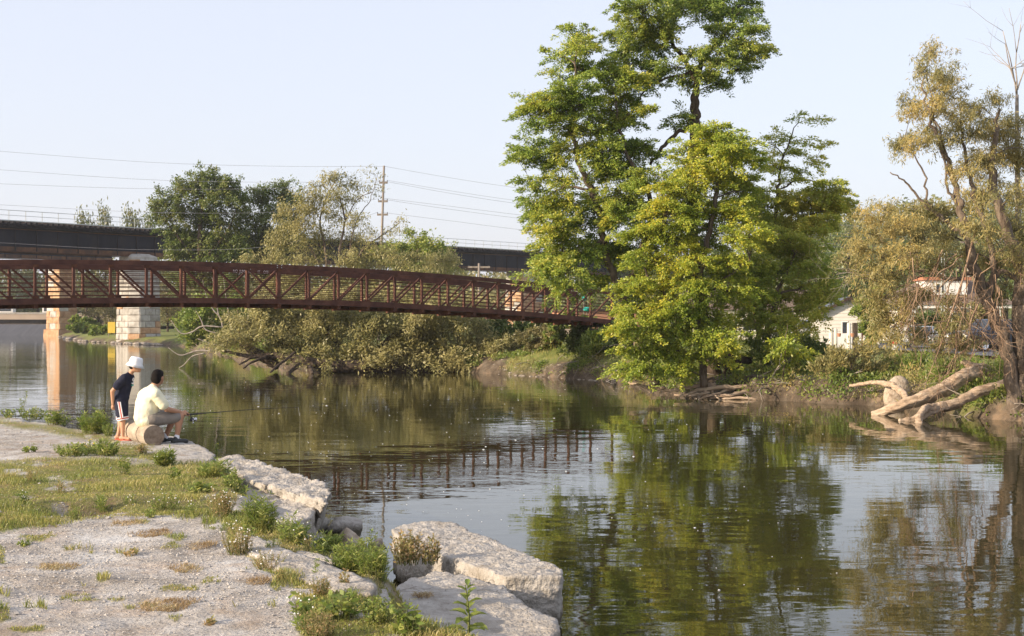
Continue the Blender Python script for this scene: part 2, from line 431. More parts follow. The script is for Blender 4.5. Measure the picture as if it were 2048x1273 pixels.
def damp(m):
    n, l = nt(m); b = n['Principled BSDF']; src = b.inputs['Base Color'].links[0].from_socket
    ge = n.new('ShaderNodeNewGeometry'); sx = n.new('ShaderNodeSeparateXYZ'); l.new(ge.outputs['Position'], sx.inputs[0])
    no = n.new('ShaderNodeTexNoise'); no.inputs['Scale'].default_value = 5; l.new(ge.outputs['Position'], no.inputs[0])
    ma = n.new('ShaderNodeMath'); ma.operation = 'MULTIPLY_ADD'; ma.inputs[1].default_value = -.16; l.new(no.outputs['Fac'], ma.inputs[0]); l.new(sx.outputs['Z'], ma.inputs[2])
    mr = n.new('ShaderNodeMapRange'); mr.inputs[1].default_value = -.02; mr.inputs[2].default_value = .10; mr.inputs[3].default_value = 1; mr.inputs[4].default_value = 0; l.new(ma.outputs[0], mr.inputs[0])
    mx = n.new('ShaderNodeMixRGB'); mx.inputs[2].default_value = (.10, .085, .06, 1); l.new(mr.outputs[0], mx.inputs[0]); l.new(src, mx.inputs[1])
    vo = n.new('ShaderNodeTexVoronoi'); vo.feature = 'DISTANCE_TO_EDGE'; vo.inputs['Scale'].default_value = 1.1
    wv = n.new('ShaderNodeTexNoise'); wv.inputs['Scale'].default_value = 4; l.new(ge.outputs['Position'], wv.inputs[0])
    ad = n.new('ShaderNodeMixRGB'); ad.blend_type = 'ADD'; ad.inputs[0].default_value = .35; l.new(ge.outputs['Position'], ad.inputs[1]); l.new(wv.outputs['Color'], ad.inputs[2]); l.new(ad.outputs[0], vo.inputs['Vector'])
    cr_ = n.new('ShaderNodeMapRange'); cr_.inputs[1].default_value = .0; cr_.inputs[2].default_value = .012; cr_.inputs[3].default_value = .65; cr_.inputs[4].default_value = 0; l.new(vo.outputs['Distance'], cr_.inputs[0])
    m2 = n.new('ShaderNodeMixRGB'); m2.inputs[2].default_value = (.09, .075, .06, 1); l.new(cr_.outputs[0], m2.inputs[0]); l.new(mx.outputs[0], m2.inputs[1])
    st = n.new('ShaderNodeTexNoise'); st.inputs['Scale'].default_value = 1.6; st.inputs['Detail'].default_value = 7; l.new(ge.outputs['Position'], st.inputs[0])
    sr = n.new('ShaderNodeMapRange'); sr.inputs[1].default_value = .52; sr.inputs[2].default_value = .72; sr.inputs[3].default_value = 0; sr.inputs[4].default_value = .5; l.new(st.outputs['Fac'], sr.inputs[0])
    m3 = n.new('ShaderNodeMixRGB'); m3.inputs[2].default_value = (.24, .19, .13, 1); l.new(sr.outputs[0], m3.inputs[0]); l.new(m2.outputs[0], m3.inputs[1])
    l.new(m3.outputs[0], b.inputs['Base Color'])
damp(M['concrete']); damp(M['rock'])

def ground_mat(name, base, turf, attr, moss=.45):
    """two soils, base and turf, each varied by noise and laid out by a point attribute"""
    m = bpy.data.materials.new(name); n, l = nt(m); b = n['Principled BSDF']
    b.inputs['Roughness'].default_value = .97; b.inputs['Specular IOR Level'].default_value = .15
    tc = n.new('ShaderNodeTexCoord')
    def nz(sc, det=8, r=.65):
        t = n.new('ShaderNodeTexNoise'); t.inputs['Scale'].default_value = sc; t.inputs['Detail'].default_value = det
        t.inputs['Roughness'].default_value = r; l.new(tc.outputs['Object'], t.inputs[0]); return t.outputs['Fac']
    def rp(o, cols, lo, hi):
        r = ramp(n, [(lo + (hi - lo) * i / (len(cols) - 1), c) for i, c in enumerate(cols)]); l.new(o, r.inputs[0]); return r.outputs[0]
    a = n.new('ShaderNodeAttribute'); a.attribute_name = attr
    mx = n.new('ShaderNodeMixRGB')
    l.new(a.outputs['Fac'], mx.inputs[0])
    fine = n.new('ShaderNodeMixRGB'); fine.blend_type = 'MULTIPLY'; fine.inputs[0].default_value = .8
    l.new(rp(nz(1.3), base, .36, .64), fine.inputs[1])
    l.new(rp(nz(38, 4), [(.5, .48, .46), (1, 1, 1), (1.15, 1.13, 1.1)], .34, .62), fine.inputs[2])
    dry = n.new('ShaderNodeMixRGB'); dry.inputs[2].default_value = (.34, .235, .15, 1)
    dm = n.new('ShaderNodeMath'); dm.operation = 'MULTIPLY'; dm.inputs[1].default_value = moss
    l.new(rp(nz(1.9, 6, .6), [(0, 0, 0), (1, 1, 1)], .52, .66), dm.inputs[0]); l.new(dm.outputs[0], dry.inputs[0]); l.new(fine.outputs[0], dry.inputs[1])
    l.new(dry.outputs[0], mx.inputs[1]); l.new(rp(nz(2.6), turf, .32, .68), mx.inputs[2])
    ea = n.new('ShaderNodeAttribute'); ea.attribute_name = 'earth_and_shade'; em = n.new('ShaderNodeMixRGB')
    l.new(ea.outputs['Fac'], em.inputs[0]); l.new(mx.outputs[0], em.inputs[1]); l.new(rp(nz(14, 6), [(.05, .036, .026), (.11, .08, .06), (.19, .15, .12)], .3, .7), em.inputs[2])  # dark brown for bare earth and for the burrow's painted shade
    l.new(em.outputs[0], b.inputs['Base Color'])
    bp = n.new('ShaderNodeBump'); bp.inputs['Distance'].default_value = .035
    l.new(nz(24, 6), bp.inputs['Height']); l.new(bp.outputs[0], b.inputs['Normal'])
    return m
M['near_ground'] = ground_mat('gravel_and_turf', [(.30, .265, .225), (.44, .41, .375), (.59, .575, .55)],
                              [(.30, .20, .12), (.24, .20, .085), (.18, .19, .05), (.31, .23, .13)], 'turf')
M['far_ground'] = ground_mat('bank_soil_and_lawn', [(.06, .046, .034), (.105, .082, .06), (.165, .135, .103)],
                             [(.12, .15, .04), (.17, .19, .055), (.23, .215, .08)], 'turf')

# ------------------------------------------------------------------ ground and water
SHORE = [(-500, 332), (-86, 332), (-73, 240)] + [tuple(G(a, b)[:2]) for a, b in [
    (112, 672), (160, 682), (232, 687), (318, 690), (345, 692), (400, 699), (450, 710), (480, 722), (560, 735), (640, 741),
    (700, 742), (780, 743), (870, 744), (950, 746), (1060, 753), (1150, 758), (1230, 764), (1290, 778), (1380, 792),
    (1480, 799), (1600, 804), (1740, 811), (1850, 824), (1950, 838), (2060, 848), (2300, 890), (2700, 960)]] + [
    (18, 10), (20, -60), (700, -60), (700, 1600), (-500, 1600)]
NEAR = [tuple(G(a, b, .72)[:2]) for a, b in [
    (-900, 750), (-300, 795), (-60, 822), (0, 832), (110, 850), (225, 868), (345, 887), (415, 914), (462, 940), (492, 975),
    (520, 1030), (600, 1070), (660, 1095), (740, 1118), (778, 1138), (785, 1165), (775, 1190), (820, 1222), (960, 1290), (1060, 1370)]] + [(.45, 5), (.8, -40), (-300, -40), (-300, 70)]

def zfar(x, y):
    d = sdist(x, y, SHORE)
    jit = (fbm(x * .35, y * .35, 4, 5) - .47)
    d = d + jit * 1.6 * np.clip(1 - np.abs(d) / 6, 0, 1)
    slope = .75 + 2.0 * sm((y - 110) / 40)
    z = np.where(d > 0, .8 * (1 - np.exp(-np.maximum(d, 0) / (slope * .55))), -.6 * (1 - np.exp(np.minimum(d, 0) / .6)))
    land = np.clip(d, 0, 1)
    z = z + land * .25 * jit
    z = z + 1.15 * np.exp(-(((x - 8.0) / 6.0) ** 2 + ((y - 68) / 5.5) ** 2)) * sm(d / 2.2)
    z = z + 17 * sm((y - 165) / 130) * sm((x - 22) / 60)
    z = z + 7 * sm((y - 420) / 300)
    return z

TURF_PX = [[(-300, 925), (0, 925), (150, 922), (250, 922), (440, 925), (512, 962), (480, 990), (452, 1030), (380, 1035), (210, 1030), (90, 1050), (0, 1062), (-300, 1075)],
           [(-300, 800), (0, 838), (110, 853), (228, 872), (224, 884), (110, 866), (0, 848), (-300, 815)],
           [(110, 893), (230, 888), (300, 893), (350, 925), (240, 916), (120, 910)],
           [(440, 1030), (520, 1020), (700, 1120), (860, 1110), (840, 1150), (760, 1165), (660, 1130), (560, 1110), (460, 1090)],
           [(590, 1195), (760, 1190), (960, 1290), (600, 1300)],
           [(470, 1080), (560, 1120), (640, 1180), (600, 1185), (500, 1120)]]

def toturf(x, y):
    px = 1024 + x / np.maximum(y, 1) * FPX; py = 636.5 + (E - .75) / np.maximum(y, 1) * FPX
    w = (fbm(px / 45, py / 14, 4, 31) - .47) * 34
    m = np.zeros(np.shape(x))
    for poly in TURF_PX:
        m = np.maximum(m, sm(.5 + (sdist(px, py * 1.0, poly) + w * .55) / 16))
    spots = sm((fbm(px / 70, py / 20, 4, 77) - .64) / .05) * .8
    bare = sm((fbm(px / 60, py / 16, 3, 55) - .57) / .06) * .75
    return np.clip(np.maximum(m * (1 - bare), spots), 0, 1)

def znear(x, y):
    d = sdist(x, y, NEAR) + (fbm(x * 1.3, y * 1.3, 4, 3) - .47) * .5
    z = -.45 + 1.2 * sm((d + .75) / .95)
    top = sm(d / .5)
    z = z + top * ((fbm(x * .5, y * .5, 3, 9) - .47) * .10 + (fbm(x * 3, y * 3, 4, 12) - .47) * .05 + (fbm(x * 14, y * 14, 3, 15) - .47) * .022)
    z = z - .24 * np.exp(-(((x + 1.0) / .6) ** 2 + ((y - 11.7) / .8) ** 2)) * top
    hx, hy, _ = G(160, 1018, .74)
    z = z - .10 * np.exp(-(((x - hx) / .35) ** 4 + ((y - hy) / .40) ** 4)) + .04 * np.exp(-(((x - hx - .3) / .9) ** 2 + ((y - hy - .7) / .35) ** 2))
    return z

def to_earth_shade(x, y):
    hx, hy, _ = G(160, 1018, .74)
    hole_shade = .9 * np.exp(-(((x - hx) / .25) ** 2 + ((y - hy) / .5) ** 2)) * sm((fbm(x * 7, y * 7, 3, 71) - .2) / .3)  # shade inside the burrow painted as dark brown on the ground
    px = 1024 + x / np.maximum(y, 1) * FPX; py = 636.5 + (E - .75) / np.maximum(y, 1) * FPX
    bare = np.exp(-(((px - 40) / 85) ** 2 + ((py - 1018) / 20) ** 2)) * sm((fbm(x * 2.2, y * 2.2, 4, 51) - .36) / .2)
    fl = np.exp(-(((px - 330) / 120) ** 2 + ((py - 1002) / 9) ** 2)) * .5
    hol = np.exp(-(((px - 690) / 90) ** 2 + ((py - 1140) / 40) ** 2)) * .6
    return np.clip(hole_shade + bare * .8 + fl + hol, 0, 1)

def grid(name, X, Y, zf, mt, attr=None, attr2=None):
    g = Geo(); nx, ny = X.shape
    V = np.stack([X, Y, zf(X, Y)], -1).reshape(-1, 3)
    i = np.arange(nx - 1)[:, None] * ny; j = np.arange(ny - 1)[None]
    Q = np.stack([i + j, i + ny + j, i + ny + j + 1, i + j + 1], -1).reshape(-1, 4)
    keep = (V[Q][:, :, 2].max(1) > -.5)
    g.add(V, Q[keep])
    o = g.build(name, mt, smooth=True); o['kind'] = 'structure'
    if attr is not None:
        a = o.data.attributes.new('turf', 'FLOAT', 'POINT')
        a.data.foreach_set('value', attr(X, Y).reshape(-1).astype(np.float32))
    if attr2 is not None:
        a = o.data.attributes.new('earth_and_shade', 'FLOAT', 'POINT')
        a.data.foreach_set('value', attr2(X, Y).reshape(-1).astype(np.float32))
    return o

# near bank
th = np.linspace(-.62, .22, 330); rr = 5.5 * np.exp(np.linspace(0, math.log(62 / 5.5), 430))
TH, RR = np.meshgrid(th, rr, indexing='ij')
o = grid('river_bank', np.tan(TH) * RR, RR, znear, M['near_ground'], toturf, to_earth_shade)
# far bank and the land behind
th = np.concatenate([np.linspace(-.80, -.38, 40), np.linspace(-.375, .40, 330), np.linspace(.405, 1.1, 60)])
rr = np.concatenate([28 * np.exp(np.linspace(0, math.log(85 / 28), 210)), 85.5 * np.exp(np.linspace(0, math.log(1500 / 85.5), 150))])
TH, RR = np.meshgrid(th, rr, indexing='ij')
def farturf(x, y):
    d = sdist(x, y, SHORE)
    return np.clip(sm((d - .55 + (fbm(x * .5, y * .5, 4, 41) - .47) * 2.2) / .6), 0, 1)
grid('far_bank', np.tan(TH) * RR, RR, zfar, M['far_ground'], farturf)

g = Geo(); g.add([(-600, -60, 0), (60, -60, 0), (60, 219, 0), (-600, 219, 0)], [(0, 1, 2, 3)])
g.build('river_water', M['water'], kind='structure')
g = Geo(); g.add([(-600, 223, 1.62), (-60, 223, 1.62), (-60, 340, 1.62), (-600, 340, 1.62)], [(0, 1, 2, 3)])
g.build('upstream_water', M['water'], kind='structure')
g = Geo(); g.add([(-600, 216, -.3), (-66, 216, -.3), (-66, 223, 1.70), (-600, 223, 1.70), (-600, 223.8, 1.70), (-66, 223.8, 1.70), (-600, 224, -.3), (-66, 224, -.3)],
                 [(0, 1, 2, 3), (3, 2, 5, 4), (4, 5, 7, 6)])
o = g.build('weir', M['weir']); o['label'] = 'low grey weir across the river beyond the railway piers'; o['category'] = 'weir'

# road on the right bank
rp_ = [(27.5, 46), (26.0, 60), (24.2, 75), (23.6, 92), (24.2, 116), (26.5, 150)]
pts = cr([(a, b, 0) for a, b in rp_], 10)
g = Geo(); V = []; Q = []
for i, p in enumerate(pts):
    t = pts[min(i + 1, len(pts) - 1)] - pts[max(i - 1, 0)]; t = t / np.linalg.norm(t); nn = np.array([t[1], -t[0], 0])
    for k in (-2.6, -.9, .9, 2.6):
        q = p + nn * k; V.append((q[0], q[1], float(zfar(np.array([q[0]]), np.array([q[1]]))[0]) * .2 + .8 * .84 + .10))
for i in range(len(pts) - 1):
    for k in range(3): Q.append((i * 4 + k, i * 4 + k + 1, i * 4 + 5 + k, i * 4 + 4 + k))
g.add(V, Q); g.build('road', M['asphalt'], kind='structure')

def zf1(x, y): return float(zfar(np.array([float(x)]), np.array([float(y)]))[0])
def zn1(x, y): return float(znear(np.array([float(x)]), np.array([float(y)]))[0])

# ------------------------------------------------------------------ railway bridges
RA = np.array([-51.1, 142.0, 0]); RD = np.array([.635, .773, 0]); RN = np.array([.773, -.635, 0])
def rail_pt(s, b, z): return RA + RD * s + RN * b + np.array([0, 0, z])

def railway(name, label, s0, s1, zb, depth, off, railing=True):
    rt = thing(name, label, 'railway bridge', rail_pt((s0 + s1) / 2, off, zb), 'railway bridges across the river')
    ztop = zb + depth
    for b in (off + 1.3, off - 1.3):
        g = Geo(); g.bar(rail_pt(s0, b, zb + depth * .41), rail_pt(s1, b, zb + depth * .41), .05, depth * .72); gd = g.build('girder', M['girder'], rt)
        g = Geo()
        g.bar(rail_pt(s0, b, zb + depth * .765), rail_pt(s1, b, zb + depth * .765), .42, .07)
        g.build('top_flange', M['girder_rust'], gd)
        g = Geo(); g.bar(rail_pt(s0, b, zb + .03), rail_pt(s1, b, zb + .03), .46, .07); g.bar(rail_pt(s0, b + .03, zb + .30), rail_pt(s1, b + .03, zb + .30), .06, .42)
        g.build('bottom_flange', M['girder_rust'], gd)
    st = None
    for k in range(int((s1 - s0) / 2.4)):
        s = s0 + 1.2 + 2.4 * k
        if st is None:
            g = Geo(); g.bar(rail_pt(s, off + 1.3 + .09, zb + .1), rail_pt(s, off + 1.3 + .09, zb + depth * .73), .14, .05, up=tuple(RD))
            st = g.build('stiffener', M['girder'], rt); s_first = s
        else:
            c = st.copy(); COL.objects.link(c); c.location = st.location + Vector(RD * (s - s_first))
    g = Geo(); g.bar(rail_pt(s0, off, zb + depth * .87), rail_pt(s1, off, zb + depth * .87), 3.4, depth * .10); g.build('deck', M['ballast'], rt)
    sl = None
    for k in range(int((s1 - s0) / .62)):
        if k >= 298: break
        s = s0 + .3 + .62 * k
        if sl is None:
            g = Geo(); g.bar(rail_pt(s, off - 1.9, ztop - .12), rail_pt(s, off + 1.95, ztop - .12), .26, .30)
            sl = g.build('sleeper', M['ballast'], rt); s_first = s
        else:
            c = sl.copy(); COL.objects.link(c); c.location = sl.location + Vector(RD * (s - s_first)) + Vector((0, 0, random.uniform(-.06, .03)))
    for b in (-.72, .72):
        g = Geo(); g.bar(rail_pt(s0, off + b, ztop + .12), rail_pt(s1, off + b, ztop + .12), .07, .15); g.build('rail', M['girder_rust'], rt)
    if railing:
        hr = Geo(); hr.bar(rail_pt(s0, off + 1.9, ztop + 1.12), rail_pt(s1, off + 1.9, ztop + 1.12), .05, .05); hr.build('handrail', M['galv'], rt)
        hr = Geo(); hr.bar(rail_pt(s0, off + 1.9, ztop + .62), rail_pt(s1, off + 1.9, ztop + .62), .04, .04); hr.build('handrail', M['galv'], rt)
        hr = Geo(); hr.bar(rail_pt(s0, off + 2.02, ztop + .10), rail_pt(s1, off + 2.02, ztop + .10), .05, .10); hr.build('toe_board', M['galv'], rt)
        pr = None
        for k in range(int((s1 - s0) / 1.85)):
            s = s0 + .5 + 1.85 * k
            if pr is None:
                g = Geo(); g.bar(rail_pt(s, off + 1.9, ztop), rail_pt(s, off + 1.9, ztop + 1.14), .05, .05); pr = g.build('railing_post', M['galv'], rt); s_first = s
            else:
                c = pr.copy(); COL.objects.link(c); c.location = pr.location + Vector(RD * (s - s_first))
    return rt
railway('railway_bridge', 'long black plate girder railway bridge with pale railing crossing behind the maple', -34, 150, 9.30, 2.95, 0)
railway('railway_bridge', 'second dark railway girder glimpsed under the nearer one at far left', -30, 46, 10.9, 2.0, -22 - 26.5, railing=False)

def stone_pier(label, c, foot, z0, z1, course, sw, batter, warm, cap=True, plinth=0):
    """masonry pier: foot = plan corners (along rail, towards camera); stones are set one by one on a mortar core"""
    rt = thing('bridge_pier', label, 'bridge pier', (c[0], c[1], z0), 'stone piers under the railway')
    foot = foot[::-1]; mid = np.mean(np.array(foot), 0)
    def corner(i, z, grow=0.0):
        f = np.array(foot[i % len(foot)]) - mid
        k = 1 + batter * (z1 - z) / (z1 - z0) + grow
        f = f * k + mid
        return np.array([c[0], c[1], 0]) + RD * f[0] + RN * f[1] + np.array([0, 0, z])
    n = len(foot)
    g = Geo()
    V = [corner(i, z0 - .6, -.02) for i in range(n)] + [corner(i, z1 - .01, -.02) for i in range(n)]
    Q = [(i, (i + 1) % n, n + (i + 1) % n, n + i) for i in range(n)]
    ctr = np.mean(V[n:], 0)
    T = [(n + i, n + (i + 1) % n, 2 * n) for i in range(n)]
    g.add(V + [ctr], Q, T); g.build('core', M['mortar'], rt)
    nc = int(round((z1 - z0) / course)); course = (z1 - z0) / nc
    for k in range(nc):
        za, zb = z0 + k * course + .015, z0 + (k + 1) * course - .015
        for i in range(n):
            a0, a1 = corner(i, za), corner(i + 1, za); b0, b1 = corner(i, zb), corner(i + 1, zb)
            nr = np.cross(a1 - a0, b0 - a0); nr = nrm(nr)
            ln = np.linalg.norm(a1 - a0); m = max(1, int(round(ln / sw)))
            cuts = [0] + [(j + (.5 if k % 2 and m > 1 else 0)) / m + random.uniform(-.06, .06) / m for j in range(1 if not (k % 2 and m > 1) else 0, m)] + [1]
            for t0, t1 in zip(cuts[:-1], cuts[1:]):
                u0, u1 = t0 + .015 / ln, t1 - .015 / ln
                q = [a0 + (a1 - a0) * u0, a0 + (a1 - a0) * u1, b0 + (b1 - b0) * u1, b0 + (b1 - b0) * u0]
                if t0 == 0: q[0], q[3] = a0, b0
                if t1 == 1: q[1], q[2] = a1, b1
                qc = np.mean(q, 0); bul = random.uniform(.03, .10)
                inn = [v - nr * .06 for v in q]; outr = [qc + (v - qc) * .86 + nr * (bul * random.uniform(.6, 1.2)) for v in q]
                V = inn + q + outr + [qc + nr * bul * 1.25]
                Q = []
                for j in range(4):
                    j2 = (j + 1) % 4
                    Q += [(j, j2, 4 + j2, 4 + j), (4 + j, 4 + j2, 8 + j2, 8 + j)]
                T = [(8 + j, 8 + (j + 1) % 4, 12) for j in range(4)]
                g = Geo(); g.add(V, Q, T)
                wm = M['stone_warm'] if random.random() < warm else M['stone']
                g.build('stone', wm, rt)
    if cap:
        g = Geo(); V = [corner(i, z1, -.06) for i in range(n)] + [corner(i, z1 + .30, -.06) for i in range(n)] + [corner(i, z1 + .62, -.45) for i in range(n)]
        Q = [(i, (i + 1) % n, n + (i + 1) % n, n + i) for i in range(n)] + [(n + i, n + (i + 1) % n, 2 * n + (i + 1) % n, 2 * n + i) for i in range(n)]
        V.append(np.mean(V[2 * n:3 * n], 0)); T = [(2 * n + i, 2 * n + (i + 1) % n, 3 * n) for i in range(n)]
        g.add(V, Q, T); g.build('cap_stone', M['stone'], rt)
    if plinth:
        g = Geo(); V = [corner(i, z0 - .5, .22) for i in range(n)] + [corner(i, z0 + plinth, .18) for i in range(n)]
        Q = [(i, (i + 1) % n, n + (i + 1) % n, n + i) for i in range(n)]
        V.append(np.mean(V[n:2 * n], 0)); T = [(n + i, n + (i + 1) % n, 2 * n) for i in range(n)]
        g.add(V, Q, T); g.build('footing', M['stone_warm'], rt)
    return rt
stone_pier('pale stone pier standing in the water below the long girder', (-40.2, 153.2, 0), [(1.4, -1.9), (1.4, 1.6), (-1.0, 1.6), (-1.6, .5), (-1.6, -1.5)], -.3, 8.95, .66, 1.25, .10, .12)
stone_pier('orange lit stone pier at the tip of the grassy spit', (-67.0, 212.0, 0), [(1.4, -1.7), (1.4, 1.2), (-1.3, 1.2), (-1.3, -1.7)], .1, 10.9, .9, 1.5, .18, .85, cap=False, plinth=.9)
stone_pier('tan stone pier standing on the lawn behind the footbridge', (1.9, 205.0, 0), [(2.1, -1.9), (2.1, 1.2), (-1.9, 1.2), (-1.9, -1.9)], .75, 9.3, .72, 1.3, .16, .6, cap=False)

# ------------------------------------------------------------------ footbridge
FA = np.array([-17.0, 47.3, 0]); FD = np.array([.772, .636, 0]); FN = np.array([.636, -.772, 0])
def fz(s): return 3.25 - .00198 * (s - 7.5) ** 2
HB = 1.50
def fb(s, b, h): return FA + FD * s + FN * b + np.array([0, 0, fz(s) + h])
SP, S0 = 1.34, 10.53
K0, K1 = -12, 13
fbr = thing('footbridge', 'rust brown steel truss footbridge arching across the river', 'footbridge', fb(S0 + SP * K1, -1.2, -.2))
ss = np.linspace(S0 + SP * K0, S0 + SP * K1, 76)
for side in (0.0, -2.4):
    g = Geo(); g.strip([fb(s, side, HB - .08) for s in ss], .15, .16); g.build('top_chord', M['rust'], fbr)
    g = Geo(); g.strip([fb(s, side, .09) for s in ss], .16, .20); g.build('bottom_chord', M['rust'], fbr)
    inner = side - .115 if side == 0 else side + .115
    for h in (.28, .43, .58, .73, .88, 1.03, 1.18):
        g = Geo(); g.strip([fb(s, inner, h) for s in ss], .024, .026); g.build('rail', M['rust'], fbr)
    for k in range(K0, K1 + 1):
        s = S0 + SP * k
        w = .078 if k else .15
        g = Geo(); g.bar(fb(s, side, .19), fb(s, side, HB - .18), w, .10, up=tuple(FN)); g.build('post', M['rust'], fbr)
        if k < K1:
            s2 = s + SP
            up, dn = (s, s2) if k < 0 else (s2, s)
            g = Geo(); g.bar(fb(up, side, HB - .16), fb(dn, side, .17), .062, .062, up=tuple(FN)); g.build('diagonal_brace', M['rust'], fbr)
            if k == -1:
                g = Geo(); g.bar(fb(s2, side, HB - .16), fb(s, side, .17), .07, .07, up=tuple(FN)); g.build('diagonal_brace', M['rust'], fbr)
g0 = Geo(); g0.strip([fb(s, -2.24, 1.28) for s in ss], .05, .12); g0.build('rub_rail', M['rust'], fbr)
for k in range(K0, K1 + 1):                # floor beams hang below the chords
    s = S0 + SP * k
    g = Geo(); g.bar(fb(s, .10, -.075), fb(s, -2.5, -.075), .13, .145); g.build('floor_beam', M['rust_hot'], fbr)
    if k % 1 == 0 and k < K1:
        g = Geo(); g.bar(fb(s + .08, -.62, -.07), fb(s + SP - .45, -.62, -.07), .05, .13); g.build('stringer', M['rust_hot'], fbr)
for side in (0.0, -2.4):
    for k in range(K0, K1 + 1):
        s = S0 + SP * k
        for h in (.21, HB - .20):
            g = Geo(); c_ = fb(s, side + .056, h); g.bar(c_ - FD * .11, c_ + FD * .11, .012, .13); g.build('gusset_plate', M['rust_hot'], fbr)
    g = Geo(); c_ = fb(S0, side + .083, HB - .08)
    for dx in (-.09, .09):
        for dz_ in (-.04, .04): g.box(c_ + FD * dx + np.array([-.016, -.016, dz_ - .016]), c_ + FD * dx + np.array([.016, .016, dz_ + .016]))
    g.build('splice_bolts', M['galv'], fbr, kind='stuff')
bd = None
npl = int((ss[-1] - ss[0]) / .30)
for i in range(npl):                       # deck planks
    s = ss[0] + .15 + .30 * i
    g = Geo(); g.bar(fb(s, -.09, .035), fb(s, -2.31, .035), .285, .05, up=(0, 0, 1)); g.build('plank', M['wood_gray'], fbr)
def s_at(px, b):                           # where the sight line of a photo column meets the truss line
    k = (px - 1024) / FPX; o = FA + FN * b
    return (k * o[1] - o[0]) / (FD[0] - k * FD[1])
for word, px in (('NO', 470), ('JUMPING', 490), ('IT', 517), ('OFF', 531)):
    cu = bpy.data.curves.new('lettering', 'FONT'); cu.body = word; cu.size = .165; cu.extrude = .004
    cu.align_x = 'CENTER'; cu.align_y = 'CENTER'; cu.materials.append(M['letter'])
    tx = bpy.data.objects.new('lettering', cu); COL.objects.link(tx); bpy.context.view_layer.update()
    me = bpy.data.meshes.new_from_object(tx); bpy.data.objects.remove(tx)
    tx = bpy.data.objects.new('lettering', me); COL.objects.link(tx)
    loc = fb(s_at(px, -2.24), -2.24 + .031, 1.28); z0, X0, Y0 = (0, 0, 1), FD * .78, FN
    tx.parent = fbr; tx.matrix_parent_inverse = Matrix.Translation(-Vector(ROOT[fbr.name]))
    tx.matrix_basis = Matrix(((X0[0], 0, Y0[0], loc[0]), (X0[1], 0, Y0[1], loc[1]), (X0[2], 1, Y0[2], loc[2]), (0, 0, 0, 1)))

# abutment of boards and concrete at the landing
ab = thing('abutment', 'grey board faced abutment under the right end of the footbridge', 'abutment', (*fb(28.6, -1.2, 0)[:2], 1.0))
sA = S0 + SP * K1 - .5
g = Geo(); g.bar(fb(sA + .6, .5, -.35), fb(sA + .6, -2.9, -.35), .9, .24); g.build('cap_beam', M['wood_gray'], ab)
for i in range(11):
    b = .45 - i * .32
    g = Geo(); g.bar(fb(sA + .35 + .02 * (i % 2), b, -.48), fb(sA + .35 + .02 * (i % 2), b, -2.3), .30, .06, up=tuple(FD)); g.build('board', M['wood_gray'], ab)
g = Geo(); g.bar(fb(sA + .75, -1.2, -.48), fb(sA + .75, -1.2, -2.4), 3.2, .7, up=tuple(FD)); g.build('core', M['soil'], ab)

# ------------------------------------------------------------------ trees
tex1 = bpy.data.textures.new('lumps', 'CLOUDS'); tex1.noise_scale = .35; tex1.noise_depth = 3
tex2 = bpy.data.textures.new('crumbs', 'CLOUDS'); tex2.noise_scale = .07; tex2.noise_depth = 3
tex3 = bpy.data.textures.new('bark_ridges', 'CLOUDS'); tex3.noise_scale = .10; tex3.noise_depth = 2
def rand_dir(n):
    v = rng.normal(size=(n, 3)); return nrm(v)

SUNV = np.array([sd.x, sd.y, sd.z])
def leaf_axes(C, ctr, mode, n):           # blades turn towards the light, as living leaves do
    H = SUNV * .6 + np.array([0, -.05, .35])
    if mode == 'flat':
        out = C - ctr; out[:, 2] *= .3
        A = nrm(nrm(out) + rng.normal(size=(n, 3)) * .55 + np.array([0, 0, -.30]))
        N = nrm(H + rng.normal(size=(n, 3)) * .5)
    elif mode == 'hang':
        A = nrm(np.array([0, 0, -.75]) + rng.normal(size=(n, 3)) * .62)
        N = nrm(H * .85 + rng.normal(size=(n, 3)) * .55)
    elif mode == 'up':
        A = nrm(np.array([0, 0, .55]) + rng.normal(size=(n, 3)) * .7)
        N = nrm(H * .85 + rng.normal(size=(n, 3)) * .55)
    else:
        A = rand_dir(n); N = nrm(H + rng.normal(size=(n, 3)) * .5)
    return A, N

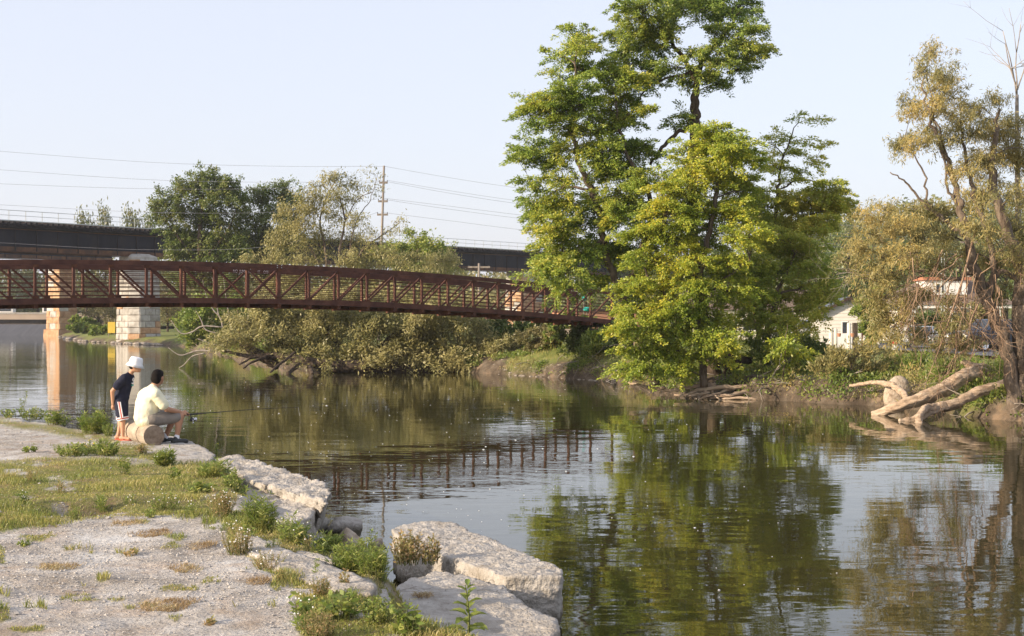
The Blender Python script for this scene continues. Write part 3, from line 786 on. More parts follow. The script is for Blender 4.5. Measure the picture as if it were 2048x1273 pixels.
def make_tree(name, label, cat, Y0, trunks, blobs, lm, bark, group=None, leaf=(.10, .045), mode='flat', dens=1.0, sub=14, pad=(.34, .13),
              base=None, twig=.009, crown_name='crown', jit=1.2, limb=1.0, zmin=None, dz=.8, sides=7, shell=.42, grow=(1, 1), thin=1.0, fill=0):
    """trunks: polylines of (px, py, radius_m[, Y]); blobs: (px, py, rx, ry[, dY[, density]]) in photo pixels at about depth Y0"""
    tg = Geo(); nodes = []
    tl = []
    for tr in trunks:
        c = [(*P(t[0], t[1], t[3] if len(t) > 3 else Y0), t[2] * thin) for t in tr]
        c = cr(c, 5)
        c[1:-1, :3] += rng.normal(size=(len(c) - 2, 3)) * .03
        c = cr(c, 3) if c[0, 3] > .14 else c
        tg.tube(c[:, :3], np.maximum(c[:, 3], .006), 16 if c[0, 3] > .14 else sides, .35 if c[0, 3] > .14 else 0)
        for q in c[2::(3 if c[0, 3] > .14 else 1)]: nodes.append(q)
        tl.append(c)
    if base is None: base = tl[0][0][:3]
    rt = thing(name, label, cat, base, group)
    B = []
    extra = []
    for b in blobs:
        if rng.random() < fill and not (len(b) > 5 and b[5] < .7):
            extra.append((b[0] + rng.uniform(-.8, .8) * b[2], b[1] + rng.uniform(-1.3, 1.3) * b[3], b[2] * rng.uniform(.45, .8), b[3] * rng.uniform(.5, 1.0), None, .75))
    for b in list(blobs) + extra:
        dY = (b[4] if len(b) > 4 and b[4] is not None else rng.uniform(-jit, jit)); dn = b[5] if len(b) > 5 else 1
        Y = Y0 + dY
        c = P(b[0], b[1], Y); rx, rz = b[2] / FPX * Y * grow[0], b[3] / FPX * Y * grow[1]
        B.append((c, np.array([rx, max(dz * (rx + rz) / 2, .2), rz]), dn))
    done = np.array([q for q in nodes])
    order = sorted(range(len(B)), key=lambda i: np.min(np.linalg.norm(done[:, :3] - B[i][0], axis=1)))
    SC, CC, NN, SZ = [], [], [], []
    for i in order:
        c, rad, dn = B[i]
        D = np.linalg.norm(done[:, :3] - c, axis=1) + .9 * np.maximum(0, done[:, 2] - c[2] + .25) + .15 * (done[:, 3] < .012)
        p = done[int(np.argmin(D))]
        L = np.linalg.norm(c - p[:3])
        r0 = min(p[3] * .7, .012 + .013 * L) * limb
        mid = (p[:3] + c) / 2 + np.array([0, 0, .10 * L]) + rng.normal(size=3) * .06 * L
        pa = cr([p[:3], mid, c], 4)
        rads = np.linspace(r0, max(.4 * r0, twig), len(pa))
        tg.tube(pa, rads, 5)
        done = np.concatenate([done, np.concatenate([pa[2:], rads[2:, None]], 1)])
        vol = rad[0] * rad[2] * 4
        ns = max(3, int(sub * max(.35, vol) * (.6 + .4 * dn)))
        d = rand_dir(ns); d[:, 2] = d[:, 2] * .9 + .08
        s = c + d * rad * (rng.random(ns) ** shell)[:, None]
        if zmin is not None: s[:, 2] = np.maximum(s[:, 2], zmin + .05)
        for q in s:
            if rng.random() < .8:
                st = pa[rng.integers(len(pa) // 2, len(pa))]
                m2 = (st + q) / 2 + rng.normal(size=3) * .05 * np.linalg.norm(q - st)
                tg.tube(np.array([st, m2, q]), [twig * 1.3, twig, twig * .5], 3)
        SC.append(s); NN.append(np.full(ns, dn)); CC.append(np.repeat(c[None], ns, 0))
    tg.build('trunk', bark, rt, smooth=True)
    SC = np.concatenate(SC); NN = np.concatenate(NN)
    cnt = np.maximum(2, (dens * NN * rng.uniform(.5, 1.5, len(SC)))).astype(int)
    idx = np.repeat(np.arange(len(SC)), cnt); n = len(idx)
    CC = np.concatenate(CC)
    ax = np.array(tl[0])[:, :3].mean(0)
    dv = nrm(SC - CC) * .7 + nrm(SC - ax) * np.array([.5, .5, .25]) + rng.normal(size=SC.shape) * .45
    if mode == 'flat': dv[:, 2] *= .6
    elif mode == 'hang': dv[:, 2] += .25
    elif mode == 'up': dv[:, 2] += .6
    dv = nrm(dv)
    Ls = pad[0] * 2.9 * rng.uniform(.6, 1.35, len(SC))
    t = rng.random(n) ** .85
    wid = (pad[1] * (1 - .55 * t))[:, None]
    C = SC[idx] + dv[idx] * ((t - .3) * Ls[idx])[:, None] + rng.normal(size=(n, 3)) * wid * (np.array([1.15, 1.15, .6]) if mode == 'flat' else 1)
    drp = {'flat': .46, 'hang': .38, 'up': .05}.get(mode, .12)
    C[:, 2] -= drp * np.maximum(t - .15, 0) ** 2 * Ls[idx]
    if zmin is not None: C[:, 2] = np.maximum(C[:, 2], zmin + rng.random(n) * .1)
    A, N = leaf_axes(C, SC[idx], mode, n)
    if mode != 'hang': A = nrm(A * .75 + dv[idx] * .6)
    sc = rng.uniform(.65, 1.3, n)
    g = Geo(); A = nrm(A - N * np.sum(A * N, 1, keepdims=True) * .8)
    g = Geo(); g.leaves(C, A, N, leaf[0] * sc, leaf[1] * sc)
    g.build(crown_name, lm, rt)
    return rt

LY = 49.0
lb = dict(mode='flat', leaf=(.095, .042), dens=150, sub=18, fill=.6, pad=(.22, .10), dz=.9, grow=(1.0, 1.25), thin=.85)
make_tree('locust_tree', 'tallest locust tree with a bare forked upper trunk and dark top', 'tree', LY + .6,
    [[(1432, 765, .30), (1420, 690, .27), (1402, 600, .25), (1388, 500, .22), (1384, 400, .20), (1386, 300, .19), (1390, 240, .175), (1390, 205, .16), (1394, 170, .13)],
     [(1394, 172, .12), (1372, 125, .10), (1345, 85, .08), (1350, 40, .06), (1372, 5, .04)],
     [(1394, 172, .11), (1402, 125, .10), (1425, 100, .09), (1455, 60, .06), (1480, 25, .04)],
     [(1345, 85, .05), (1315, 90, .035), (1290, 75, .03)], [(1402, 130, .06), (1360, 150, .05), (1310, 165, .04), (1280, 195, .04), (1255, 215, .03)],
     [(1388, 250, .10), (1360, 262, .09), (1330, 290, .08), (1300, 330, .06)]],
    [(1290, 20, 60, 34), (1262, 70, 42, 26), (1290, 100, 48, 22), (1262, 115, 34, 22), (1320, 55, 40, 24), (1380, 5, 60, 26), (1420, -25, 70, 30), (1340, -30, 70, 30), (1470, 20, 48, 26), (1510, 55, 34, 20), (1495, 85, 45, 20),
     (1450, 75, 36, 20), (1515, 110, 22, 12), (1450, 118, 45, 16), (1400, 108, 34, 14), (1350, 135, 40, 13), (1480, 138, 34, 12), (1420, 152, 36, 11), (1372, 160, 30, 10), (1440, 170, 18, 10), (1310, 150, 26, 12),
     (1300, 165, 40, 14), (1370, 232, 18, 12), (1345, 250, 16, 8, None, .5)],
    M['locust_top'], M['bark_dark'], 'locust trees on the point', **lb)
make_tree('locust_tree', 'broad locust leaning left over the footbridge end', 'tree', LY - .2,
    [[(1312, 772, .22), (1290, 720, .20), (1262, 640, .18), (1243, 585, .165), (1222, 540, .15), (1205, 480, .14), (1196, 420, .13), (1182, 378, .12), (1160, 335, .10), (1150, 280, .08), (1145, 220, .06), (1150, 150, .04), (1152, 90, .025)],
     [(1243, 590, .12), (1290, 480, .12), (1300, 400, .10), (1262, 330, .08), (1240, 260, .06), (1235, 200, .04)],
     [(1182, 380, .06), (1130, 375, .05), (1090, 395, .03)], [(1205, 480, .06), (1150, 520, .04), (1100, 545, .03)]],
    [(1150, 72, 30, 18), (1165, 98, 34, 18), (1122, 112, 32, 15), (1165, 140, 48, 20), (1215, 160, 46, 24), (1115, 150, 26, 10, None, .7), (1262, 160, 30, 20), (1250, 195, 40, 22),
     (1140, 178, 52, 20), (1090, 210, 46, 17), (1060, 232, 34, 14), (1145, 215, 60, 24), (1205, 225, 52, 28), (1110, 245, 38, 14), (1250, 245, 44, 20), (1180, 265, 50, 20), (1285, 228, 22, 12),
     (1200, 338, 34, 18), (1232, 392, 40, 20), (1118, 332, 30, 13), (1182, 398, 30, 14), (1112, 456, 40, 18), (1062, 440, 22, 13), (1205, 300, 40, 18), (1260, 405, 34, 18), (1065, 292, 38, 16), (1045, 310, 22, 12), (1105, 300, 36, 16), (1150, 300, 38, 16), (1080, 322, 34, 10), (1225, 300, 50, 24), (1280, 300, 44, 20), (1065, 372, 30, 16), (1095, 395, 38, 15), (1062, 402, 22, 14),
     (1130, 360, 34, 13), (1095, 430, 30, 13), (1075, 420, 20, 16), (1150, 410, 30, 14), (1240, 350, 50, 22), (1290, 360, 46, 22), (1210, 420, 50, 20), (1160, 450, 46, 18), (1120, 470, 36, 16), (1250, 440, 50, 22),
     (1100, 505, 44, 18), (1075, 540, 38, 16), (1130, 545, 40, 18), (1160, 505, 46, 20), (1180, 560, 34, 16), (1215, 500, 46, 20), (1120, 572, 26, 10), (1270, 500, 46, 24)],
    M['locust_mid'], M['bark'], 'locust trees on the point', **lb)
make_tree('locust_tree', 'yellow green locust whose branches sweep down to the water by the exposed roots', 'tree', LY - 1.6,
    [[(1408, 775, .16), (1405, 720, .15), (1395, 650, .14), (1400, 560, .13), (1415, 480, .11), (1430, 400, .09), (1440, 330, .06), (1440, 280, .03)],
     [(1395, 655, .09), (1340, 600, .07), (1300, 560, .05), (1280, 520, .03)], [(1400, 600, .09), (1450, 560, .07), (1500, 520, .05)],
     [(1405, 720, .07), (1340, 700, .05), (1280, 705, .03)]],
    [(1430, 262, 46, 16), (1405, 285, 44, 18), (1460, 290, 46, 20), (1430, 318, 60, 20), (1490, 322, 34, 20), (1380, 335, 46, 20), (1455, 350, 54, 20), (1400, 370, 54, 20), (1345, 385, 44, 20), (1480, 385, 44, 22),
     (1330, 425, 54, 22), (1395, 418, 54, 20), (1455, 425, 54, 22), (1290, 465, 50, 20), (1350, 470, 54, 22), (1420, 475, 54, 22), (1480, 470, 44, 24), (1300, 520, 50, 22), (1370, 525, 54, 22), (1440, 530, 54, 24),
     (1270, 575, 44, 18), (1330, 570, 54, 22), (1395, 580, 54, 24), (1460, 585, 50, 24), (1280, 615, 44, 18), (1340, 625, 56, 22), (1410, 635, 56, 22), (1255, 650, 32, 14), (1300, 660, 48, 18), (1370, 672, 54, 20),
     (1440, 680, 44, 18), (1262, 700, 34, 13), (1320, 705, 50, 16), (1380, 712, 48, 14), (1250, 738, 30, 10), (1295, 738, 44, 12), (1345, 742, 34, 10), (1440, 720, 30, 10)],
    M['locust'], M['bark'], 'locust trees on the point', **dict(lb, dens=165, fill=.6))
make_tree('locust_tree', 'slender sparse locust with yellowing top at the right of the clump', 'tree', LY + 2.5,
    [[(1512, 700, .12), (1520, 640, .11), (1532, 560, .10), (1545, 470, .09), (1555, 390, .075), (1562, 330, .05), (1580, 280, .03), (1598, 240, .015)],
     [(1545, 470, .05), (1600, 440, .035), (1650, 420, .02)], [(1556, 380, .04), (1600, 360, .03), (1640, 365, .015)]],
    [(1600, 238, 22, 8, 0, .45), (1635, 240, 14, 6, 0, .35), (1562, 268, 20, 8, 0, .45), (1605, 282, 30, 8, 0, .5), (1648, 290, 16, 5, 0, .4), (1536, 285, 22, 12, 0, .5), (1575, 305, 30, 10, 0, .6), (1630, 322, 26, 8, 0, .5),
     (1545, 330, 28, 14, 0, .6), (1600, 340, 24, 9, 0, .5), (1580, 365, 30, 10, 0, .6), (1640, 370, 34, 12), (1610, 395, 40, 14), (1668, 392, 28, 12), (1655, 412, 30, 13), (1560, 405, 30, 18), (1600, 425, 40, 14), (1685, 410, 14, 10),
     (1640, 440, 34, 14), (1540, 440, 34, 18), (1580, 455, 38, 16), (1625, 460, 26, 12), (1520, 400, 26, 18)],
    M['locust_pale'], M['bark_dark'], 'locust trees on the point', **dict(lb, dens=240))
make_tree('locust_tree', 'low spreading locust between the slender one and the house', 'tree', LY + 1.2,
    [[(1535, 705, .11), (1540, 650, .10), (1555, 590, .08), (1580, 530, .06), (1600, 490, .03)], [(1520, 690, .09), (1505, 600, .08), (1500, 500, .06), (1500, 420, .03)],
     [(1555, 590, .05), (1620, 570, .04), (1660, 560, .02)]],
    [(1500, 440, 40, 22), (1520, 480, 46, 22), (1580, 500, 48, 20), (1500, 530, 50, 24), (1560, 545, 50, 22), (1620, 540, 44, 18), (1500, 590, 46, 22), (1560, 600, 50, 20), (1620, 590, 46, 18), (1660, 575, 28, 14), (1530, 640, 46, 18),
     (1590, 640, 46, 16), (1622, 622, 30, 12), (1490, 640, 40, 18), (1600, 672, 26, 9), (1570, 480, 40, 18), (1625, 505, 26, 14)],
    M['locust_pale'], M['bark'], 'locust trees on the point', **dict(lb, dens=150, fill=.8))  # paler leaf colour stands in for sunlight on this side of the clump
make_tree('sapling', 'thin locust sapling on the bare bank right of the roots', 'tree', LY - 2.2,
    [[(1568, 782, .035), (1566, 740, .03), (1570, 690, .02), (1575, 650, .01)]],
    [(1575, 690, 26, 12), (1600, 705, 22, 8), (1552, 700, 24, 10), (1568, 668, 26, 10)], M['locust'], M['bark'], None, **lb)

# the big willow at the right
WY = 37.5
make_tree('willow_tree', 'big half dead willow with orange lit trunk at the right edge', 'tree', WY,
    [[(2036, 852, .30), (2030, 790, .27), (2018, 720, .25), (2000, 660, .22), (1975, 600, .20), (1950, 540, .17), (1935, 470, .14), (1920, 410, .12), (1905, 350, .10), (1880, 290, .075), (1862, 240, .055), (1848, 180, .035), (1840, 120, .02)],
     [(2060, 850, .34), (2050, 760, .33), (2045, 690, .32), (2042, 620, .30), (2046, 560, .26), (2030, 500, .22), (2000, 430, .18), (1985, 350, .14), (1990, 280, .09), (2000, 220, .05)],
     [(1975, 600, .14), (1985, 530, .12), (1970, 450, .10), (1945, 380, .08), (1930, 310, .06), (1915, 240, .04)],
     [(1935, 475, .09), (1890, 445, .07), (1845, 405, .05), (1812, 365, .035), (1780, 345, .02)], [(1890, 445, .06), (1855, 400, .045), (1850, 350, .035), (1815, 290, .02), (1795, 265, .01)],
     [(1950, 545, .09), (1900, 560, .08), (1850, 545, .06), (1810, 540, .04), (1760, 545, .02)], [(1850, 545, .04), (1800, 575, .03), (1740, 560, .02), (1690, 540, .012)],
     [(2046, 560, .12), (2000, 545, .1), (1960, 590, .08)], [(1905, 350, .05), (1870, 240, .03), (1862, 180, .015)], [(1920, 410, .05), (1895, 385, .05), (1890, 320, .04), (1862, 235, .02)]],
    [(1868, 112, 24, 20), (1850, 140, 18, 16), (1890, 150, 26, 20), (1872, 175, 24, 18), (1905, 195, 26, 20), (1885, 220, 26, 20), (1920, 240, 26, 20), (1855, 218, 22, 14), (1825, 222, 18, 12), (1868, 262, 28, 16),
     (1835, 285, 24, 10), (1800, 285, 16, 8), (1900, 280, 28, 20), (1935, 215, 22, 12), (1965, 215, 22, 10), (1990, 195, 20, 12), (1950, 265, 32, 22), (1995, 260, 36, 26), (2035, 250, 32, 26), (2005, 310, 36, 28), (1960, 330, 34, 26),
     (1925, 340, 26, 18), (2040, 320, 30, 30), (2040, 390, 30, 30), (1990, 390, 38, 28), (1945, 400, 34, 24), (1895, 425, 28, 16), (1860, 430, 28, 16), (1830, 420, 22, 10), (1770, 420, 30, 14), (1735, 430, 24, 14), (1790, 450, 36, 18),
     (1845, 470, 38, 20), (1900, 470, 38, 22), (1960, 460, 38, 24), (2020, 460, 38, 28), (1750, 470, 34, 18), (1715, 500, 30, 14), (1770, 510, 38, 18), (1820, 510, 36, 18), (1880, 515, 30, 16), (1690, 525, 24, 9), (1940, 510, 26, 16), (2000, 520, 32, 22), (2040, 520, 26, 26),
     (1780, 550, 36, 18), (1740, 560, 32, 18), (1760, 600, 32, 22), (1795, 600, 26, 20), (1760, 640, 18, 20), (1780, 650, 28, 22), (1815, 640, 20, 16), (1850, 590, 18, 10), (1775, 675, 20, 12), (2000, 585, 26, 18), (1900, 600, 16, 8), (1905, 655, 20, 14), (1885, 690, 16, 12), (1925, 690, 12, 10), (1840, 670, 14, 8)],
    M['willow'], M['bark'], None, leaf=(.115, .022), mode='hang', dens=64, sub=34, pad=(.18, .10), dz=1.3, jit=1.7, twig=.006, grow=(1.1, 1.15), thin=.72, fill=.35)

def branchy(g, p, d, L, r, depth, droop=0.0, wig=.25, n=4, tips=None):
    pts = [np.array(p, float)]; d = nrm(d)
    for i in range(n):
        d = nrm(d + rng.normal(size=3) * wig * .6 + np.array([0, 0, -droop]))
        pts.append(pts[-1] + d * L / n)
    pts = np.array(pts); rad = np.linspace(r, r * .45, len(pts))
    g.tube(pts, rad, 5 if r > .01 else 4)
    if depth:
        for k in range(random.randint(2, 3)):
            i = random.randint(max(1, n // 2), n)
            branchy(g, pts[i], d + rng.normal(size=3) * .55, L * random.uniform(.45, .75), rad[i] * .7, depth - 1, droop, wig, n, tips)

# dead top, dangling bare branches: things of their own where they are dead wood caught in the crown
dead = thing('dead_tree', 'bare grey dead tree top standing above the willow', 'tree', P(2032, 700, WY + 2))
g = Geo()
c = cr([(*P(2034, 700, WY + 2), .12), (*P(2036, 450, WY + 2), .09), (*P(2034, 260, WY + 2), .06), (*P(2034, 190, WY + 2), .045)], 5)
g.tube(c[:, :3], c[:, 3], 6)
for a, b in (((2034, 200), (2028, 60)), ((2034, 190), (2045, 50)), ((2032, 170), (2006, 90)), ((2035, 180), (2050, 110))):
    p, q = P(*a, WY + 2), P(*b, WY + 2)
    branchy(g, p, q - p, np.linalg.norm(q - p), .024, 2, -.02, .12, 5)
g.build('trunk', M['bark_gray'], dead, smooth=True)

hang = thing('broken_branch', 'tangle of pale bare branches hanging down from the willow', 'branch', P(1940, 500, WY - 1.5))
g = Geo()
for tr in [[(1952, 455, .055), (1925, 560, .05), (1905, 620, .04), (1885, 680, .03), (1870, 720, .02), (1850, 770, .012), (1840, 800, .008)],
           [(1905, 620, .025), (1915, 680, .025), (1900, 740, .018), (1875, 760, .010)],
           [(1925, 560, .03), (1915, 620, .03), (1912, 690, .022), (1918, 730, .012), (1890, 775, .008)],
           [(1960, 600, .04), (1940, 650, .03), (1950, 690, .022), (1930, 740, .015)],
           [(1990, 620, .04), (1960, 640, .03), (1940, 690, .022), (1905, 720, .016), (1885, 775, .008)],
           [(1885, 500, .03), (1865, 545, .028), (1840, 575, .02), (1820, 585, .01)], [(1880, 520, .02), (1862, 560, .018), (1835, 590, .01)],
           [(1835, 505, .02), (1832, 540, .018), (1818, 570, .010)], [(1995, 600, .03), (2000, 660, .025), (1985, 690, .015)],
           [(1970, 600, .03), (1990, 650, .025), (2005, 690, .018), (1990, 720, .01)], [(1930, 600, .02), (1935, 650, .018), (1960, 690, .012)], [(1870, 720, .015), (1880, 760, .012), (1870, 800, .007)]]:
    c = cr([(*P(t[0], t[1], WY - 1.5 + rng.uniform(-.3, .3)), t[2] * .55) for t in tr], 4)
    g.tube(c[:, :3], c[:, 3], 5)
    for k in range(8):
        i = random.randint(2, len(c) - 2)
        branchy(g, c[i][:3], rng.normal(size=3) * np.array([.7, .7, .4]) + np.array([-.1, 0, -.45]), random.uniform(.35, 1.0), max(.006, c[i][3] * .5), 1, .12, .4, 4)
for k in range(46):
    px, py = random.uniform(1815, 2010), random.uniform(500, 640)
    p = P(px, py, WY - 1.3 + rng.uniform(-.8, .8)); pts = [p]; d = np.array([rng.uniform(-.5, .2), rng.uniform(-.2, .2), -.6])
    for q in range(9):
        d = nrm(d + rng.normal(size=3) * .38 + np.array([0, 0, -.16])); pts.append(pts[-1] + d * random.uniform(.14, .26))
    pts = np.array(pts); r_ = random.uniform(.009, .02); g.tube(pts, np.linspace(r_, .004, len(pts)), 4)
    for q in range(4):
        branchy(g, pts[random.randint(2, 8)], d * .5 + rng.normal(size=3) * .6 + np.array([0, 0, -.3]), random.uniform(.25, .6), .006, 1, .1, .4, 3)
g.build('limb', M['bark_red'], hang, smooth=True)
g = Geo()
for k in range(3):
    p = P(1720 - 14 * k, 545 + 4 * k, WY - .5); branchy(g, P(1770, 548, WY - .5), np.array([-1, .1, .12 - .15 * k]), 1.3, .012, 2, 0, .3, 4)
g.build('twig', M['bark_gray'], hang, smooth=True)

# fallen willow trunks reaching into the water
def fallen(label, parts, mt, Y=None, group='fallen trunks at the right bank'):
    c0 = parts[0]
    rt = thing('fallen_tree', label, 'fallen tree', P(*c0[0][:2], c0[0][3]), group)
    for i, tr in enumerate(parts):
        c = cr([(*P(t[0], t[1], t[3]), t[2] * .88) for t in tr], 6)
        c[1:-1, :3] += rng.normal(size=(len(c) - 2, 3)) * .012
        c = cr(c, 3)
        g = Geo(); g.tube(c[:, :3], c[:, 3] * (1 + rng.normal(size=len(c)) * .02), 26, .42); o = g.build('trunk' if i == 0 else 'limb', mt, rt, smooth=True)
        o.vertex_groups.clear()
        for tx_, st_ in ((tex1, .05), (tex3, .025)):
            m = o.modifiers.new('bark', 'DISPLACE'); m.texture = tx_; m.strength = st_ * min(1, tr[len(tr) // 2][2] / .17); m.texture_coords = 'GLOBAL'
    return rt
fallen('thick pale trunk sloping from the grass down into the water', [
    [(2005, 752, .19, 40.5), (1965, 742, .21, 40.3), (1930, 752, .22, 40), (1890, 778, .22, 39.6), (1850, 795, .20, 39.3), (1800, 812, .17, 39.2), (1745, 829, .09, 39.6)],
    [(2000, 770, .13, 40.2), (1975, 745, .13, 40.2), (1945, 735, .12, 40.2), (1925, 722, .08, 40.2)],
    [(1820, 806, .09, 39.4), (1795, 778, .10, 41), (1770, 768, .09, 42), (1740, 766, .07, 43), (1700, 772, .05, 44)]], M['bark_pale'])
fallen('lower trunk with broken white tip lying in front of the thick one', [
    [(2010, 770, .15, 38.5), (1960, 785, .15, 38.3), (1910, 808, .15, 38), (1870, 818, .15, 37.8), (1830, 838, .11, 37.4), (1798, 841, .06, 37.3)],
    [(1872, 815, .12, 37.8), (1850, 818, .12, 37.5), (1838, 838, .10, 37.0), (1840, 852, .10, 36.6)]], M['bark_pale'])

# fallen tree in the middle of the far shore
fallen('dark fallen trunk lying in the water under the willow thicket', [
    [(960, 738, .15, 71.8), (880, 741, .20, 71.3), (800, 739, .26, 70.8), (730, 734, .34, 70.3), (660, 733, .32, 70.3), (610, 722, .24, 70.3), (560, 712, .18, 70.8), (500, 713, .12, 70.8), (445, 703, .05, 70.8)],
    [(555, 732, .26, 71.8), (520, 710, .26, 72.3), (500, 698, .24, 72.8), (480, 682, .18, 72.8), (468, 676, .10, 72.8)],
    [(500, 700, .08, 72.8), (478, 665, .07, 72.8), (472, 640, .05, 72.8), (476, 620, .03, 72.8)],
    [(600, 728, .12, 69.8), (575, 748, .10, 68.3)], [(620, 735, .14, 69.8), (625, 750, .10, 68.8)],
    [(545, 710, .1, 70.8), (510, 722, .07, 69.8), (486, 737, .04, 69.3)], [(560, 715, .09, 70.8), (510, 715, .07, 70.3), (478, 730, .04, 69.8)],
    [(590, 705, .08, 69.8), (560, 728, .07, 68.8), (540, 745, .05, 68.1)]], M['bark_dark'], group='fallen trees on the far shore')
sn = thing('fallen_branch', 'pale bare branches reaching left over the water from the thicket', 'branch', P(480, 705, 77), 'fallen trees on the far shore')
for tr in [[(430, 703, .07, 77), (395, 702, .06, 77), (365, 711, .05, 77), (350, 706, .03, 77), (336, 695, .015, 77)],
           [(410, 707, .05, 76.5), (385, 713, .045, 76.5), (368, 730, .035, 76.5), (358, 736, .02, 76.5)],
           [(447, 655, .05, 78), (405, 653, .06, 78), (385, 664, .05, 78), (362, 667, .04, 78), (342, 641, .02, 78)],
           [(440, 668, .04, 78), (412, 660, .05, 78), (402, 640, .03, 78), (392, 622, .015, 78)],
           [(446, 658, .05, 78), (440, 636, .05, 78), (425, 618, .04, 78), (412, 590, .03, 78), (405, 560, .015, 78)],
           [(446, 650, .05, 78), (436, 625, .04, 78), (432, 590, .03, 78), (424, 555, .02, 78)], [(462, 658, .05, 78), (456, 620, .04, 78), (450, 580, .03, 78), (446, 550, .015, 78)],
           [(505, 690, .04, 77), (495, 650, .04, 77), (498, 610, .03, 77), (490, 570, .02, 77)], [(450, 690, .04, 77), (430, 690, .03, 77), (395, 678, .015, 77)],
           [(445, 690, .05, 77), (452, 697, .07, 77), (462, 706, .06, 77)]]:
    c = cr([(*P(t[0], t[1], t[3]), t[2] * .8) for t in tr], 4); g = Geo(); g.tube(c[:, :3], c[:, 3], 6); g.build('limb', M['bark_gray'], sn, smooth=True)

# exposed roots below the locusts and the overhanging stump
rt = thing('exposed_roots', 'bleached tangle of bare roots at the water below the locusts', 'roots', P(1450, 790, 47.5))
for tr in [[(1250, 762, .03), (1275, 770, .05), (1310, 778, .08), (1330, 776, .06)], [(1320, 785, .04), (1350, 780, .06), (1400, 772, .08), (1430, 770, .06)],
           [(1370, 793, .05), (1400, 780, .07), (1440, 775, .08), (1490, 772, .07), (1550, 770, .04)], [(1420, 795, .05), (1460, 790, .07), (1500, 783, .07), (1540, 790, .05), (1570, 797, .04), (1598, 785, .03)],
           [(1440, 800, .04), (1480, 795, .05), (1520, 800, .05), (1550, 790, .03)], [(1400, 798, .03), (1440, 786, .05), (1480, 775, .05), (1530, 774, .03)],
           [(1350, 790, .03), (1385, 790, .05), (1420, 784, .04)], [(1560, 780, .04), (1600, 786, .05), (1625, 800, .04), (1640, 802, .02)], [(1500, 802, .02), (1535, 786, .03), (1560, 775, .02)],
           [(1590, 802, .04), (1620, 803, .05), (1650, 801, .03)], [(1400, 760, .04), (1410, 780, .05), (1418, 795, .04)], [(1430, 765, .03), (1425, 785, .04), (1440, 800, .03)], [(1262, 765, .02), (1290, 776, .03), (1300, 786, .02)]]:
    c = cr([(*P(t[0], t[1], 47.6 - (t[1] - 770) * .02 + rng.uniform(-.2, .2)), t[2]) for t in tr], 4)
    g = Geo(); g.tube(c[:, :3] + rng.normal(size=(len(c), 3)) * .02, c[:, 3], 6); g.build('root', M['bark_pale'], rt, smooth=True)
g = Geo()
for k in range(90):
    px, py = random.uniform(1330, 1640), random.uniform(768, 800)
    branchy(g, P(px, py, 47.5), rng.normal(size=3) * np.array([1, .4, .3]) + np.array([0, -.2, -.2]), random.uniform(.3, .8), random.uniform(.008, .018), 1, .1, .5, 3)
g.build('fine_roots', M['bark_gray'], rt, smooth=True, kind='stuff')
fallen('dark hollow stump leaning out from the bank under the locusts', [
    [(1500, 722, .14, 49.5), (1460, 714, .17, 48.8), (1425, 712, .14, 48.2), (1408, 712, .07, 48)],
    [(1440, 715, .20, 48.9), (1460, 735, .24, 49.1), (1455, 765, .22, 49.2), (1440, 785, .2, 49.2)], [(1470, 720, .12, 49), (1485, 745, .14, 49.2), (1480, 780, .12, 49.2)]], M['bark_dark'], group=None)

# ------------------------------------------------------------------ middle distance thickets and trees
wb = dict(mode='rand', leaf=(.19, .06), dens=110, sub=9, pad=(.34, .24), dz=1.2, thin=.75)
make_tree('willow_bush', 'wide olive willow thicket overhanging the fallen trunk below the footbridge', 'shrub', 71.6,
    [[(700, 745, .25), (690, 710, .22), (660, 670, .15), (620, 640, .08)], [(745, 745, .25), (760, 700, .2), (800, 660, .12), (850, 640, .06)], [(690, 720, .15), (600, 700, .1), (540, 680, .05)], [(760, 720, .12), (860, 700, .08), (930, 690, .04)]],
    [(470, 650, 20, 16), (500, 640, 32, 18), (455, 685, 26, 14, None, .7), (500, 680, 36, 18), (530, 630, 34, 16), (560, 660, 44, 24), (600, 630, 44, 18), (640, 665, 46, 26), (680, 635, 44, 20), (720, 665, 46, 26), (760, 640, 44, 20), (800, 670, 46, 26),
     (840, 640, 44, 20), (880, 665, 44, 24), (920, 645, 36, 18), (940, 680, 34, 20), (570, 695, 44, 16), (630, 700, 46, 16), (690, 700, 46, 16), (750, 705, 46, 18), (810, 705, 46, 18), (870, 705, 44, 18), (920, 715, 36, 16), (600, 716, 34, 9, -1.2), (660, 722, 30, 8, -1.4), (720, 725, 30, 8, -1.5), (790, 726, 34, 8, -1.5), (860, 728, 34, 9, -1.2), (915, 732, 30, 9, -.8),
     (420, 692, 22, 9, None, .5), (960, 700, 26, 22), (965, 730, 24, 12),
     (560, 610, 40, 16), (640, 605, 44, 16), (720, 605, 44, 18), (800, 605, 44, 18), (880, 610, 44, 18), (940, 615, 30, 16)],
    M['willow_bush'], M['bark_dark'], None, **dict(wb, fill=.5))
